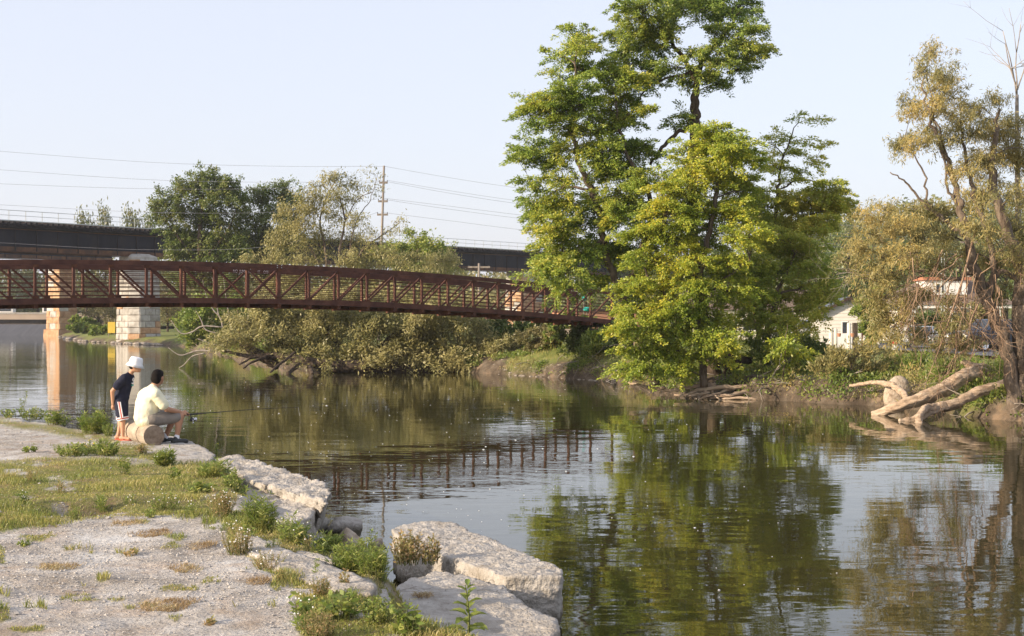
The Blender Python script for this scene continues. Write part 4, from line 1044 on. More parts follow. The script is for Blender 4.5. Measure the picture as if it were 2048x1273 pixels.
make_tree('willow_tree', 'pale feathery willow with several thin stems behind the footbridge', 'tree', 92,
    [[(652, 640, .16), (650, 580, .15), (652, 510, .13), (640, 450, .10), (650, 400, .07), (672, 360, .04)], [(680, 640, .18), (678, 560, .17), (680, 500, .14), (690, 440, .10), (680, 400, .08), (660, 370, .04)],
     [(670, 600, .12), (640, 530, .10), (610, 480, .07), (590, 455, .04)], [(690, 560, .12), (725, 500, .10), (770, 468, .07), (800, 445, .03)], [(715, 620, .12), (712, 560, .1), (700, 500, .08), (715, 440, .06), (740, 400, .04), (755, 350, .02)],
     [(692, 440, .06), (715, 400, .05), (745, 385, .03)]],
    [(660, 358, 20, 9), (690, 370, 22, 10), (640, 372, 18, 8), (620, 395, 22, 12), (660, 390, 24, 12), (700, 400, 18, 10), (715, 372, 12, 6, None, .6), (748, 350, 12, 7, None, .7), (742, 380, 18, 7, None, .7), (590, 420, 22, 14), (630, 425, 26, 14), (670, 430, 24, 14), (710, 440, 20, 12), (570, 455, 22, 16), (610, 460, 26, 16),
     (650, 470, 24, 14), (690, 480, 22, 14), (725, 470, 14, 8, None, .6), (560, 490, 24, 16), (600, 500, 26, 14), (640, 505, 24, 10), (550, 515, 26, 12), (590, 525, 26, 10), (510, 520, 22, 10), (745, 485, 16, 8, None, .6), (775, 462, 18, 8, None, .6), (800, 445, 10, 6, None, .5),
     (690, 515, 30, 12), (740, 510, 30, 14), (790, 515, 32, 14), (840, 520, 30, 14), (885, 520, 26, 14), (660, 545, 34, 14), (720, 545, 34, 16), (780, 550, 34, 16), (840, 550, 34, 16), (890, 550, 30, 14), (600, 555, 34, 14), (560, 565, 30, 14), (600, 590, 30, 12), (680, 580, 34, 14), (760, 585, 34, 14), (850, 585, 34, 14), (910, 560, 22, 12)],
    M['willow_bush'], M['bark'], None, mode='hang', leaf=(.20, .06), dens=80, sub=8, pad=(.36, .28), dz=1.0, twig=.010, thin=.6, grow=(1.1, 1.1))
fr = dict(mode='rand', leaf=(.24, .12), dens=85, sub=4.2, pad=(.42, .28), dz=1.1, grow=(1.12, 1.2), thin=.8)
make_tree('maple_tree', 'large dark round maple in front of the railway girder', 'tree', 134,
    [[(405, 700, .45), (405, 600, .42), (400, 520, .36), (400, 450, .25), (405, 390, .12)], [(402, 540, .2), (360, 480, .14), (330, 440, .06)], [(402, 530, .2), (450, 470, .14), (470, 430, .06)]],
    [(405, 352, 20, 8), (430, 362, 26, 12), (385, 368, 30, 14), (455, 372, 20, 12), (355, 382, 26, 14), (410, 385, 34, 18), (460, 392, 26, 18), (325, 405, 22, 12), (365, 410, 34, 18), (430, 415, 36, 20), (475, 400, 12, 14), (320, 430, 18, 12), (350, 440, 34, 16), (400, 445, 38, 20),
     (450, 450, 36, 20), (312, 412, 10, 6), (345, 465, 28, 14), (390, 480, 38, 18), (440, 485, 38, 18), (360, 492, 22, 12), (380, 510, 34, 12), (430, 515, 36, 14), (470, 500, 22, 16), (350, 512, 16, 8), (390, 535, 34, 12), (440, 545, 38, 14), (370, 555, 30, 12), (460, 570, 30, 14), (400, 570, 34, 14), (470, 530, 20, 12)],
    M['maple'], M['bark_dark'], 'dark trees in front of the railway', **fr)
make_tree('maple_tree', 'smaller dark tree with pointed top right of the round maple', 'tree', 137,
    [[(525, 690, .3), (525, 560, .26), (525, 480, .2), (540, 410, .08)]],
    [(565, 372, 14, 8), (575, 390, 20, 12), (525, 385, 22, 10), (545, 400, 26, 14), (510, 405, 22, 14), (590, 402, 16, 12), (530, 430, 34, 18), (500, 440, 24, 18), (570, 430, 28, 18), (505, 475, 26, 18), (545, 470, 30, 18), (500, 510, 24, 14), (540, 510, 30, 16), (585, 470, 20, 18), (520, 545, 34, 16), (560, 550, 30, 16)],
    M['maple'], M['bark_dark'], 'dark trees in front of the railway', **fr)
make_tree('bush', 'bright green bushy tree crowding the railway girder', 'tree', 108,
    [[(830, 660, .2), (832, 560, .15), (835, 500, .06)]],
    [(800, 492, 22, 9), (835, 485, 26, 10), (868, 490, 22, 10), (785, 510, 26, 12), (825, 510, 32, 14), (870, 512, 26, 14), (760, 505, 16, 9), (895, 500, 10, 9), (850, 535, 32, 12), (800, 535, 30, 12), (890, 530, 16, 12), (825, 470, 8, 5)],
    M['fresh'], M['bark'], None, mode='rand', leaf=(.2, .10), dens=80, sub=6, pad=(.34, .24), dz=1.0, grow=(1.1, 1.2))
make_tree('green_shrub', 'vivid green shrub at the waterline left of the fallen trees', 'shrub', 104,
    [[(395, 690, .1), (395, 650, .08), (400, 620, .04)]],
    [(395, 620, 24, 10), (375, 640, 22, 12), (410, 645, 26, 14), (440, 625, 28, 14), (380, 665, 18, 12), (405, 670, 26, 12), (400, 605, 18, 8), (450, 600, 26, 12), (440, 655, 20, 12), (470, 615, 24, 14), (470, 640, 22, 14), (395, 684, 18, 6)],
    M['fresh'], M['bark'], None, mode='rand', leaf=(.22, .12), dens=70, sub=6, pad=(.34, .24), dz=1.0, zmin=.1, grow=(1.1, 1.2))

# far trees: three built kinds, copied and turned
def proto_tree(name, label, group, h, w, lm, seed, sparse=1.0, leaf=(.55, .3)):
    st = np.random.default_rng(seed)
    rt = thing(name, label, 'tree', (0, 0, 0), group)
    tg = Geo(); c = cr([(0, 0, -.5, .03 * h), (.01 * h, 0, .3 * h, .024 * h), (0, .02 * h, .6 * h, .015 * h), (0, 0, .9 * h, .004 * h)], 4)
    tg.tube(c[:, :3], c[:, 3], 7)
    Cs = []
    for k in range(34):
        a = st.uniform(0, 6.28); hh = st.uniform(.25, .98); rr = w * .5 * math.sqrt(max(.05, 1 - ((hh - .55) / .5) ** 2)) * st.uniform(.45, 1)
        q = np.array([math.cos(a) * rr, math.sin(a) * rr, hh * h]); Cs.append(q)
        p = np.array([0, 0, max(.2, hh - .22) * h]); tg.tube(cr([p, (p + q) / 2 + np.array([0, 0, .04 * h]), q], 3), np.linspace(.008 * h, .002 * h, 7), 4)
    tg.build('trunk', M['bark_dark'], rt, smooth=True)
    C = np.repeat(np.array(Cs), int(95 * sparse), 0); n = len(C)
    C = C + st.normal(size=(n, 3)) * np.array([.085 * w, .085 * w, .05 * h])
    A = nrm(st.normal(size=(n, 3))); N = nrm(st.normal(size=(n, 3)) * .6 + SUNV * .7 + np.array([0, 0, .35]))
    s = st.uniform(.6, 1.3, n); g = Geo(); g.leaves(C, A, N, leaf[0] * s, leaf[1] * s); g.build('crown', lm, rt)
    return rt
FT = 'trees along the far side'
pa = proto_tree('broadleaf_tree', 'x', FT, 12, 9, M['far'], 1)
pb = proto_tree('broadleaf_tree', 'x', FT, 12, 10, M['brown'], 2)
pc = proto_tree('slender_tree', 'x', FT, 14, 6.5, M['far'], 3, .7)
pd = proto_tree('broadleaf_tree', 'x', FT, 12, 9, M['deep'], 4)
used = set()
def far_tree(pr, px, ytop, Y, wpx, label, zb=None):
    o = pr if pr.name not in used else copy_tree(pr)
    used.add(o.name)
    x = (px - 1024) / FPX * Y
    if zb is None: zb = max(.3, zf1(x, Y))
    H = E + (636.5 - ytop) / FPX * Y - zb
    h0, w0 = (14, 6.5) if pr is pc else ((12, 10) if pr is pb else (12, 9))
    o.location = (x, Y, zb)
    k = wpx / FPX * Y / w0; o.scale = (k, k, H / h0); o.rotation_euler = (0, 0, random.uniform(-.5, .5))
    o['label'] = label; o['group'] = FT
for a in [(pc, 172, 416, 235, 46, 'small thin tree left of two peeping over the railway railing'), (pc, 210, 405, 232, 44, 'feathery thin tree right beside the small one above the railing'), (pc, 266, 410, 228, 54, 'pale round thin tree above the railing nearest the maple'), (pc, 300, 425, 240, 40, 'low thin tree touching the left side of the maple'),
          (pa, 20, 530, 345, 100, 'hazy tree seen through the leftmost panels of the footbridge'), (pd, 75, 545, 350, 80, 'darker hazy tree beyond the weir, second from the left'), (pa, -60, 535, 350, 100, 'hazy tree cut by the left border beyond the weir'), (pb, 140, 535, 300, 110, 'brownish tree rising behind the orange pier'),
          (pb, 195, 560, 215, 85, 'brown leaved tree on the spit behind the yellow sign'), (pb, 225, 600, 200, 60, 'short brown tree close to the pale pier'), (pa, 235, 530, 290, 90, 'hazy tree between the orange and pale piers'),
          (pb, 335, 590, 190, 70, 'brown tree at the back of the lawn right of the pale pier'), (pd, 370, 580, 215, 80, 'dark tree at the back of the lawn'), (pb, 450, 580, 185, 90, 'brown tree behind the vivid green shrub'), (pa, 520, 560, 200, 110, 'tree behind the thicket under the footbridge crest'),
          (pd, 610, 560, 195, 110, 'dark tree behind the feathery willow stems'), (pa, 700, 550, 190, 110, 'green tree hidden behind the thicket, left of the utility pole'), (pd, 790, 555, 180, 110, 'dark tree behind the thicket right of the utility pole'), (pa, 880, 560, 175, 110, 'green tree behind the thicket below the girder'),
          (pb, 960, 565, 250, 90, 'yellowing tree under the girder left of the tan pier'), (pa, 1010, 555, 270, 80, 'yellow green tree behind the tan pier'), (pd, 1090, 540, 240, 100, 'dark tree right of the tan pier behind the locusts'), (pa, 1170, 520, 230, 110, 'green tree behind the left locust'),
          (pd, 1260, 500, 220, 120, 'dark tree behind the middle of the locust clump'), (pa, 1350, 505, 210, 120, 'tree screened by the tallest locust'), (pd, 1460, 500, 200, 130, 'dark tree screened by the sweeping locust'), (pa, 1560, 495, 190, 130, 'tree behind the slender locust'),
          (pd, 1640, 500, 150, 120, 'dark tree over the blue roofed house'), (pd, 1700, 470, 160, 110, 'dark green tree behind the gable of the small house'), (pa, 1765, 450, 185, 120, 'light green tree on the hill between locust and willow'), (pa, 1690, 445, 230, 120, 'hazy hilltop tree left of the light green one'),
          (pd, 1840, 490, 150, 120, 'dark tree behind the brown roofed house'), (pa, 1920, 480, 150, 130, 'tree behind the dormer of the brown roofed house'), (pd, 2010, 460, 150, 140, 'dark tree behind the willow trunk'), (pa, 1830, 440, 260, 120, 'hazy tree on the hill seen through the willow'), (pa, 1620, 455, 260, 110, 'hazy hill tree beside the slender locust')]:
    far_tree(*a)
# hedge by the small house, and the far wood as one mass
def wood_mass(name, label, cat, cs, rad, nper, leaf, lm, kind=None, group=None):
    C = np.repeat(np.array(cs), nper, 0); n = len(C)
    d = rand_dir(n); d[:, 2] = np.abs(d[:, 2]) * 1.2 - .3
    C = C + d * np.asarray(rad) * (rng.random(n) ** .4)[:, None]
    g = Geo(); s = rng.uniform(.6, 1.3, n); g.leaves(C, rand_dir(n), nrm(rand_dir(n) * .8 + SUNV * .8 + np.array([0, 0, .3])), leaf[0] * s, leaf[1] * s)
    o = g.build(name, lm); o['label'] = label; o['category'] = cat
    if kind: o['kind'] = kind
    return o
cs = []
for k in range(210):
    x, y = rng.uniform(15, 190), rng.uniform(215, 360)
    cs.append((x, y, zf1(x, y) + rng.uniform(2, 6)))
wood_mass('hillside_woods', 'wooded hillside fading behind the houses at the right', 'woods', cs, (6, 6, 5), 190, (1.0, .6), M['far'], 'stuff')
cs = [(rng.uniform(-170, 12), rng.uniform(345, 400), rng.uniform(2, 14)) for k in range(210)]
wood_mass('riverside_woods', 'hazy line of woods beyond the railway at the left', 'woods', cs, (7, 6, 5), 170, (1.0, .6), M['far'], 'stuff')
cs = [(rng.uniform(-75, 75), rng.uniform(268, 310), rng.uniform(1, 10)) for k in range(150)]
wood_mass('lowland_woods', 'dim belt of woods behind the lawn and tan pier', 'woods', cs, (6, 5, 5), 170, (.9, .5), M['brown'], 'stuff')

# shrubs and herbs on the far bank
def shrub(label, px, pyb, Y, wpx, hpx, lm, leaf=(.14, .05), mode='rand', dens=50, name='shrub', group='shrubs on the far bank', sub=22, nb=9, pad=(.17, .10)):
    m = Y / FPX; st = []
    zb = max(zf1((px - 1024) * m, Y), .05)
    base_py = 636.5 + (E - zb) / m
    top = base_py - hpx
    bl = []
    for k in range(nb):
        t = (k + .5) / nb; a = random.uniform(-1, 1)
        bl.append((px + a * wpx * .38 * math.sqrt(1 - (t - .35) ** 2 * .8), base_py - hpx * (.12 + .76 * t), wpx * random.uniform(.16, .26), hpx * random.uniform(.12, .2)))
    tr = [[(px + random.uniform(-.1, .1) * wpx, base_py + 2, .03), (px + random.uniform(-.2, .2) * wpx, base_py - hpx * .5, .02), (px + random.uniform(-.35, .35) * wpx, top + hpx * .1, .008)] for _ in range(3)]
    return make_tree(name, label, 'shrub', Y, tr, bl, lm, M['bark'], group, leaf=leaf, mode=mode, dens=dens, sub=sub, pad=pad, dz=1.0, jit=.7, zmin=zb - .1, twig=.006, sides=5, crown_name='foliage')
for a in [('silvery green willow shrub on the bare bank left of the fallen trunks', 1700, 0, 45.4, 150, 66, M['willow'], (.13, .034), 'up', 85),
          ('small willow shrub on the crest beside the silvery one', 1790, 0, 47.5, 60, 34, M['willow'], (.13, .024), 'up', 60),
          ('tall weedy shrub behind the bleached roots', 1530, 0, 49.5, 90, 80, M['fresh'], (.12, .04), 'up', 60),
          ('green weedy shrub between sapling and silvery willow shrub', 1625, 0, 49.5, 80, 50, M['deep'], (.12, .05), 'up', 55),
          ('ivy covered shrub with yellow specks at the water left of the abutment', 1050, 0, 72, 110, 72, M['deep'], (.17, .10), 'rand', 55),
          ('dark bramble below the footbridge left of the ivy shrub', 990, 0, 74, 80, 74, M['deep'], (.17, .10), 'rand', 55),
          ('leafy vine tangle in front of the grey abutment', 1150, 0, 68.5, 80, 66, M['fresh'], (.15, .09), 'rand', 55),
          ('bright low nettles at the foot of the bare soil below the abutment', 1195, 0, 63.4, 50, 45, M['fresh'], (.14, .06), 'up', 50),
          ('green clump hanging over the mud below the bridge landing', 1115, 0, 68, 60, 48, M['fresh'], (.15, .08), 'rand', 50),
          ('dark scrub crowding the front of the bridge abutment', 1190, 0, 64.6, 90, 62, M['deep'], (.15, .08), 'rand', 60),
          ('olive scrub on the bare mound left of the abutment', 1085, 0, 68.2, 90, 44, M['brown'], (.15, .06), 'rand', 60),
          ('low olive scrub at the left foot of the bare mound', 1015, 0, 70.6, 90, 40, M['willow_bush'], (.15, .05), 'rand', 60),
          ('green scrub on the mound just left of the abutment boards', 1140, 0, 66.2, 70, 44, M['deep'], (.15, .08), 'rand', 60),
          ('shrub in the shade of the leaning locust', 1250, 0, 63, 60, 60, M['deep'], (.14, .08), 'rand', 50),
          ('sunlit low weeds on the bank left of the willow trunk', 1900, 0, 42.5, 110, 46, M['fresh'], (.11, .03), 'up', 55),
          ('grassy weed mound in front of the dark willow base', 1985, 0, 40.5, 80, 52, M['fresh'], (.11, .03), 'up', 50),
          ('low weeds behind the leaning slab', 1830, 0, 45.5, 90, 44, M['fresh'], (.11, .03), 'up', 45),
          ('goldenrod clump on the tip of the spit', 168, 0, 200, 60, 30, M['fresh'], (.35, .2), 'rand', 30),
          ('round dark bush on the spit', 172, 0, 188, 26, 20, M['fresh'], (.35, .2), 'rand', 34),
          ('low weeds on the spit below the yellow sign', 208, 0, 172, 56, 18, M['fresh'], (.3, .16), 'rand', 30),
          ('hedge bush tight beside the beige gabled house', 1742, 0, 92, 60, 110, M['fresh'], (.2, .1), 'rand', 50),
          ('rounded bush under the porch of the brown roofed house', 1860, 0, 97, 90, 70, M['deep'], (.2, .1), 'rand', 50),
          ('yellowing bush behind the hanging branches', 1950, 0, 88, 80, 90, M['willow'], (.2, .08), 'rand', 45)]:
    shrub(a[0], a[1], a[2], a[3], a[4], a[5], a[6], a[7], a[8], a[9])

def blades(pts, h, w, lm, name, lean=.35, seg=True):
    n = len(pts); g = Geo()
    a = rng.uniform(0, 6.283, n); d = np.stack([np.cos(a), np.sin(a), np.zeros(n)], -1); s = np.stack([-np.sin(a + 1), np.cos(a + 1), np.zeros(n)], -1)
    h = h * rng.uniform(.5, 1.3, n)[:, None]; w = np.broadcast_to(w, (n,))[:, None]
    ln = rng.uniform(.1, 1, n)[:, None] * lean
    up = np.array([0, 0, 1.0])
    V = np.stack([pts - s * w / 2, pts + s * w / 2, pts + (up * .6 + d * ln * .4) * h + s * w * .35, pts + (up * .6 + d * ln * .4) * h - s * w * .35, pts + (up * (1 - ln * .3) + d * ln) * h], 1).reshape(-1, 3)
    i = np.arange(n)[:, None] * 5
    g.add(V, i + np.array([[0, 1, 2, 3]]), i + np.array([[3, 2, 4]]))
    return g
# long grass on the far bank crest
n = 60000
px_ = rng.uniform(1000, 2120, n); Yr = rng.uniform(36, 95, n) ** 1.0
X_ = (px_ - 1024) / FPX * Yr
d = sdist(X_, Yr, SHORE)
k = (d > .9) & (d < 9) & (rng.random(n) < np.clip(1.3 - d / 20, .2, 1)) & (fbm(X_ * .6, Yr * .6, 3, 91) > .36)
p = np.stack([X_, Yr, zfar(X_, Yr) - .02], -1)[k]
g = blades(p, .30, .022, M['grass'], 'bank_grass', .7); o = g.build('bank_grass', M['grass'], kind='stuff')
o['label'] = 'long grass on the crest of the far bank'; o['category'] = 'grass'
sh_ = np.array(SHORE[8:29]); seg = np.linalg.norm(np.diff(sh_, axis=0), axis=1)
n = 26000
ii = rng.choice(len(seg), n, p=seg / seg.sum()); t = rng.random(n)[:, None]
q = sh_[ii] + (sh_[ii + 1] - sh_[ii]) * t; tv = nrm(sh_[ii + 1] - sh_[ii]); nv = np.stack([-tv[:, 1], tv[:, 0]], -1)
q = q + nv * (rng.random(n) ** 1.5 * 4.2 - .3)[:, None]
d = sdist(q[:, 0], q[:, 1], SHORE); zz = zfar(q[:, 0], q[:, 1]); px_ = 1024 + q[:, 0] / q[:, 1] * FPX
bare = np.exp(-((px_ - 1120) / 40) ** 2) + np.exp(-((px_ - 1215) / 30) ** 2) + np.exp(-((px_ - 1655) / 40) ** 2) + .6 * np.exp(-((px_ - 1450) / 70) ** 2)
k = (zz > .06) & (px_ > 430) & (px_ < 2130) & (fbm(q[:, 0] * .8, q[:, 1] * .8, 3, 93) > .33 + .22 * np.clip(bare, 0, 1) * (d < 1.6))
p = np.stack([q[:, 0], q[:, 1], zz + .02], -1)[k]
kinds = fbm(p[:, 0] * .45, p[:, 1] * .45, 3, 97) > .44
for nm, lm_, sel, lb_t in (('bank_undergrowth', M['fresh'], ~kinds, 'low green undergrowth hanging over the far bank down to the mud'), ('dry_undergrowth', M['willow'], kinds, 'dry olive stalks and weeds covering parts of the far bank')):
    c_ = np.repeat(p[sel], 9, 0); n = len(c_)
    hgt = .14 + .42 * sm((fbm(c_[:, 0] * .9, c_[:, 1] * .9, 3, 94) - .40) / .25)
    c_ = c_ + rng.normal(size=(n, 3)) * np.array([.13, .13, 0]) + np.stack([np.zeros(n), np.zeros(n), hgt * rng.random(n)], -1)
    sc = rng.uniform(.6, 1.3, n); A, N = leaf_axes(c_, c_, 'up', n)
    g = Geo(); g.leaves(c_, A, N, .11 * sc, (.05 if lm_ is M['fresh'] else .028) * sc); o = g.build(nm, lm_, kind='stuff')
    o['label'] = lb_t; o['category'] = 'undergrowth'
# hanging fine roots and sticks on the bare faces
g = Geo()
for k in range(150):
    i = random.randrange(len(seg)); t = random.random(); q = sh_[i] + (sh_[i + 1] - sh_[i]) * t; tv = nrm(sh_[i + 1] - sh_[i]); q = q + np.array([-tv[1], tv[0]]) * random.uniform(.1, .7)
    px = 1024 + q[0] / q[1] * FPX
    if px < 940 or px > 2100: continue
    branchy(g, (q[0], q[1], zf1(*q) + .03), rng.normal(size=3) * np.array([1, .5, .35]) + np.array([0, -.3, .05]), random.uniform(.4, 1.3), random.uniform(.010, .028), 1, .08, .4, 4)
o = g.build('driftwood_sticks', M['bark_gray'], smooth=True, kind='stuff'); o['label'] = 'thin sticks and roots littering the far waterline'; o['category'] = 'sticks'
# stones at the far waterline
g = Geo()
for k in range(420):
    px, py = random.uniform(985, 1250), random.uniform(744, 764)
    q = G(px, py); dd = float(sdist(np.array([q[0]]), np.array([q[1]]), SHORE)[0])
    if dd < -.3 or dd > .45: continue
    r = random.uniform(.03, .10); g.ball((q[0], q[1], max(.0, zf1(q[0], q[1]))), (r * 1.4, r, r * .6), 6, 4)
o = g.build('shore_stones', M['bark_gray'], kind='stuff'); o['label'] = 'stones along the muddy far waterline'; o['category'] = 'stones'
g = Geo()
for k in range(40):
    px = random.uniform(108, 330); q = G(px, np.interp(px, [108, 160, 232, 330], [673, 683, 688, 692]))
    r = random.uniform(.12, .38); g.ball((q[0] + random.uniform(-.5, .5), q[1] + .4, .05), (r * 1.3, r, r * .6), 6, 4)
o = g.build('spit_stones', M['bark_gray'], kind='stuff'); o['label'] = 'stones edging the grassy spit by the piers'; o['category'] = 'stones'

# ------------------------------------------------------------------ poles and wires
def vpole(label, base, top, r, arms, mt, group, direction=(1, 0, 0)):
    rt = thing('utility_pole', label, 'utility pole', base, group)
    g = Geo(); g.tube([base, (np.array(base) + top) / 2, top], [r, r * .85, r * .7], 8); g.build('pole', mt, rt, smooth=True)
    dv = np.array(direction, float)
    for f, w in arms:
        c = np.array(base) + (np.array(top) - base) * f
        g = Geo(); g.bar(c - dv * w, c + dv * w, .14, .16); a = g.build('crossarm', mt, rt)
        for t in (-.9, .9):
            g = Geo(); g.lathe([(.01, .08), (.03, .1), (.035, .16), (.02, .2), (.01, .21)], c + dv * w * t, 8); g.build('insulator', M['black'], a)
    return rt
UY = 118
up0 = P(757, 670, UY); up0[2] = .6
vpole('tall grey utility pole rising behind the feathery willow', up0, P(768, 332, UY), .125, [(.905, .35), (.80, .4), (.725, .45)], M['pole'], 'utility poles')
q = P(958, 640, 128); q[2] = .7
vpole('short pole with two crossarms under the railway girder', q, P(958, 527, 128), .15, [(.95, 1.0), (.80, 1.0)], M['pole'], 'utility poles')
q = P(1936, 680, 118); q[2] = .8
vpole('pale utility pole behind the hanging willow branches', q, P(1938, 470, 118), .16, [(.93, .7)], M['pole'], 'utility poles')
def wire(label, pts, r=.011):
    c = cr([P(*t) for t in pts], 8); g = Geo(); g.tube(c, r, 4); o = g.build('power_line', M['wire'])
    o['label'] = label; o['category'] = 'power line'; o['group'] = 'power lines'
for nm, pts in [('topmost power line left of the tall pole', [(-260, 284, 118), (0, 303, 118), (300, 325, 118), (560, 333, 118), (768, 333, 118)]),
          ('second power line from the top left of the tall pole', [(-260, 322, 118), (0, 340, 118), (300, 360, 118), (560, 365, 118), (764, 362, 118)]),
          ('third power line from the top left of the tall pole', [(-260, 355, 118), (0, 368, 118), (300, 378, 118), (560, 377, 118), (762, 364, 118.5)]),
          ('faint power line crossing just above the railway railing', [(-260, 396, 118), (0, 410, 118), (300, 425, 118), (560, 424, 118), (757, 398, 118)]),
          ('lowest power line left of the tall pole, passing before the black girder', [(-260, 470, 118), (0, 486, 118), (300, 500, 118), (560, 490, 118), (755, 425, 118)]),
          ('topmost power line right of the tall pole', [(768, 333, 118), (900, 356, 118), (1040, 377, 118), (1400, 425, 118), (1700, 452, 118), (1937, 472, 118)]),
          ('upper line of the middle pair right of the tall pole', [(774, 361, 118), (900, 382, 118), (1060, 405, 118), (1400, 445, 118), (1700, 468, 118), (1948, 480, 118)]),
          ('lower line of the middle pair right of the tall pole', [(770, 363, 118.4), (900, 387, 118.4), (1060, 411, 118.4), (1400, 452, 118.4), (1700, 474, 118.4), (1925, 482, 118.4)]),
          ('upper line of the low pair right of the tall pole', [(768, 397, 118), (900, 413, 118), (1080, 435, 118), (1400, 470, 118), (1937, 505, 118)]),
          ('lower line of the low pair right of the tall pole', [(766, 399, 118.4), (900, 419, 118.4), (1080, 442, 118.4), (1400, 476, 118.4), (1937, 510, 118.4)]),
          ('bottom line right of the tall pole above the railway railing', [(762, 425, 118), (900, 442, 118), (1080, 464, 118), (1400, 492, 118), (1937, 520, 118)])]:
    wire(nm, pts)
for nm, x in (('thin antenna mast over the dormer', 1883), ('second thin antenna mast over the dormer', 1889)):
    a = P(x, 690, 108); a[2] = .6
    g = Geo(); g.tube([a, P(x, 505, 108)], .045, 6); o = g.build('antenna_mast', M['galv']); o['label'] = ('left' if x == 1883 else 'right') + ' one of the two thin antenna masts over the dormer'; o['category'] = 'antenna mast'; o['group'] = 'antenna masts'

# ------------------------------------------------------------------ houses, wall, sign, posts, vehicles
def local_thing(name, label, cat, loc, yaw, group=None):
    rt = thing(name, label, cat, (0, 0, 0), group)
    rt.location = [float(v) for v in loc]; rt.rotation_euler = (0, 0, yaw)
    return rt
c = P(1697, 690, 96); zb = zf1(c[0], c[1]) - .1
h = local_thing('house', 'small beige house with slate blue roof and gable end facing the road', 'house', (c[0], c[1], zb), R(-8))
g = Geo(); hw, hh, rf = 2.05, 2.15, 1.1
g.add([(-hw, 0, 0), (hw, 0, 0), (hw, 0, hh), (0, 0, hh + rf), (-hw, 0, hh), (-hw, 7, 0), (hw, 7, 0), (hw, 7, hh), (0, 7, hh + rf), (-hw, 7, hh)],
      [(0, 1, 2, 4), (5, 9, 7, 6), (1, 6, 7, 2), (5, 0, 4, 9)], [(4, 2, 3), (9, 8, 7)])
wl_ = g.build('wall', M['siding'], h)
for k in range(12):                       # clapboards
    z = .1 + k * .24; w = hw if z < hh else hw * (1 - (z - hh) / rf)
    if w < .2: continue
    g = Geo(); g.add([(-w, -.035, z), (w, -.035, z), (w, -.004, z + .235), (-w, -.004, z + .235), (-w, -.004, z), (w, -.004, z)], [(0, 1, 2, 3), (4, 5, 1, 0)]); g.build('siding_board', M['siding'], h)
for sgn, nm in ((-1, 1), (1, 2)):
    g = Geo(); n_ = np.array([sgn * rf, 0, hw]); n_ = n_ / np.linalg.norm(n_)
    a, b = np.array([0, 0, hh + rf + .05]), np.array([sgn * (hw + .3), 0, hh + .05 - .3 * rf / hw])
    V = [a + [0, -.35, 0], b + [0, -.35, 0], b + [0, 7.3, 0], a + [0, 7.3, 0]]; V = V + [v + n_ * .1 for v in V]
    g.add(V, BOXQ); rfp = g.build('roof', M['roof_blue'], h)
    g = Geo(); g.bar(a + np.array([0, -.38, .0]), b + np.array([0, -.38, 0]), .05, .2); g.build('fascia', M['trim_dark'], rfp)
g = Geo(); g.box((-.45, -.06, .2), (-.05, .04, 1.75)); wf = g.build('window', M['white'], h)
g = Geo(); g.box((-.41, -.085, .26), (-.09, -.065, 1.68)); g.build('pane', M['glass'], wf)
g = Geo(); g.box((1.0, -.06, 0), (1.75, .04, 1.9)); wf = g.build('door', M['white'], h)
g = Geo(); g.box((.85, -.6, 1.95), (2.3, -.05, 2.05)); g.build('awning', M['trim_dark'], h)

c = P(1880, 690, 112); zb = zf1(c[0], c[1]) - .1
h = local_thing('house', 'white house with brown hipped roof, porch and a flat dormer', 'house', (c[0], c[1], zb), R(0))
g = Geo(); g.box((-2.4, 2.2, 0), (5, 9, 3.0)); g.build('wall', M['white'], h)
g = Geo(); e = 3.0
g.add([(-3.6, -.4, e), (6, -.4, e), (6, 10, e), (-3.6, 10, e), (-.2, 4.0, e + 2.1), (3.6, 4.0, e + 2.1)], [(0, 1, 5, 4), (2, 3, 4, 5), (3, 2, 1, 0)], [(3, 0, 4), (1, 2, 5)])
g.build('roof', M['roof_brown'], h)
g = Geo(); g.box((-3.4, -.25, 2.72), (5.8, -.08, 2.985)); g.build('fascia', M['white'], h)
for x in (-2.1, 1.0, 4.6):
    g = Geo(); g.box((x - .14, -.1, .1), (x + .14, .18, 2.71)); g.build('porch_post', M['white'], h)
g = Geo(); g.box((-3.2, -.3, 0), (5.6, 2.15, .25)); g.build('porch_floor', M['wood_gray'], h)
g = Geo(); g.box((-.75, 1.3, 3.4), (2.6, 3.9, 4.95)); dm = g.build('dormer', M['white'], h)
g = Geo(); g.box((-1.0, 1.05, 4.96), (2.85, 4.2, 5.2)); g.build('dormer_roof', M['roof_red'], dm)
for x in (.05, .42):
    g = Geo(); g.box((x, 1.25, 3.95), (x + .3, 1.29, 4.7)); w_ = g.build('window', M['cream'], h)
    g = Geo(); g.box((x + .04, 1.225, 4.0), (x + .26, 1.245, 4.65)); g.build('pane', M['glass'], w_)
for x in (-1.4, 2.3):
    g = Geo(); g.box((x, 2.12, 1.0), (x + .9, 2.19, 2.3)); w_ = g.build('window', M['cream'], h)
    g = Geo(); g.box((x + .08, 2.09, 1.08), (x + .82, 2.115, 2.22)); g.build('pane', M['glass'], w_)

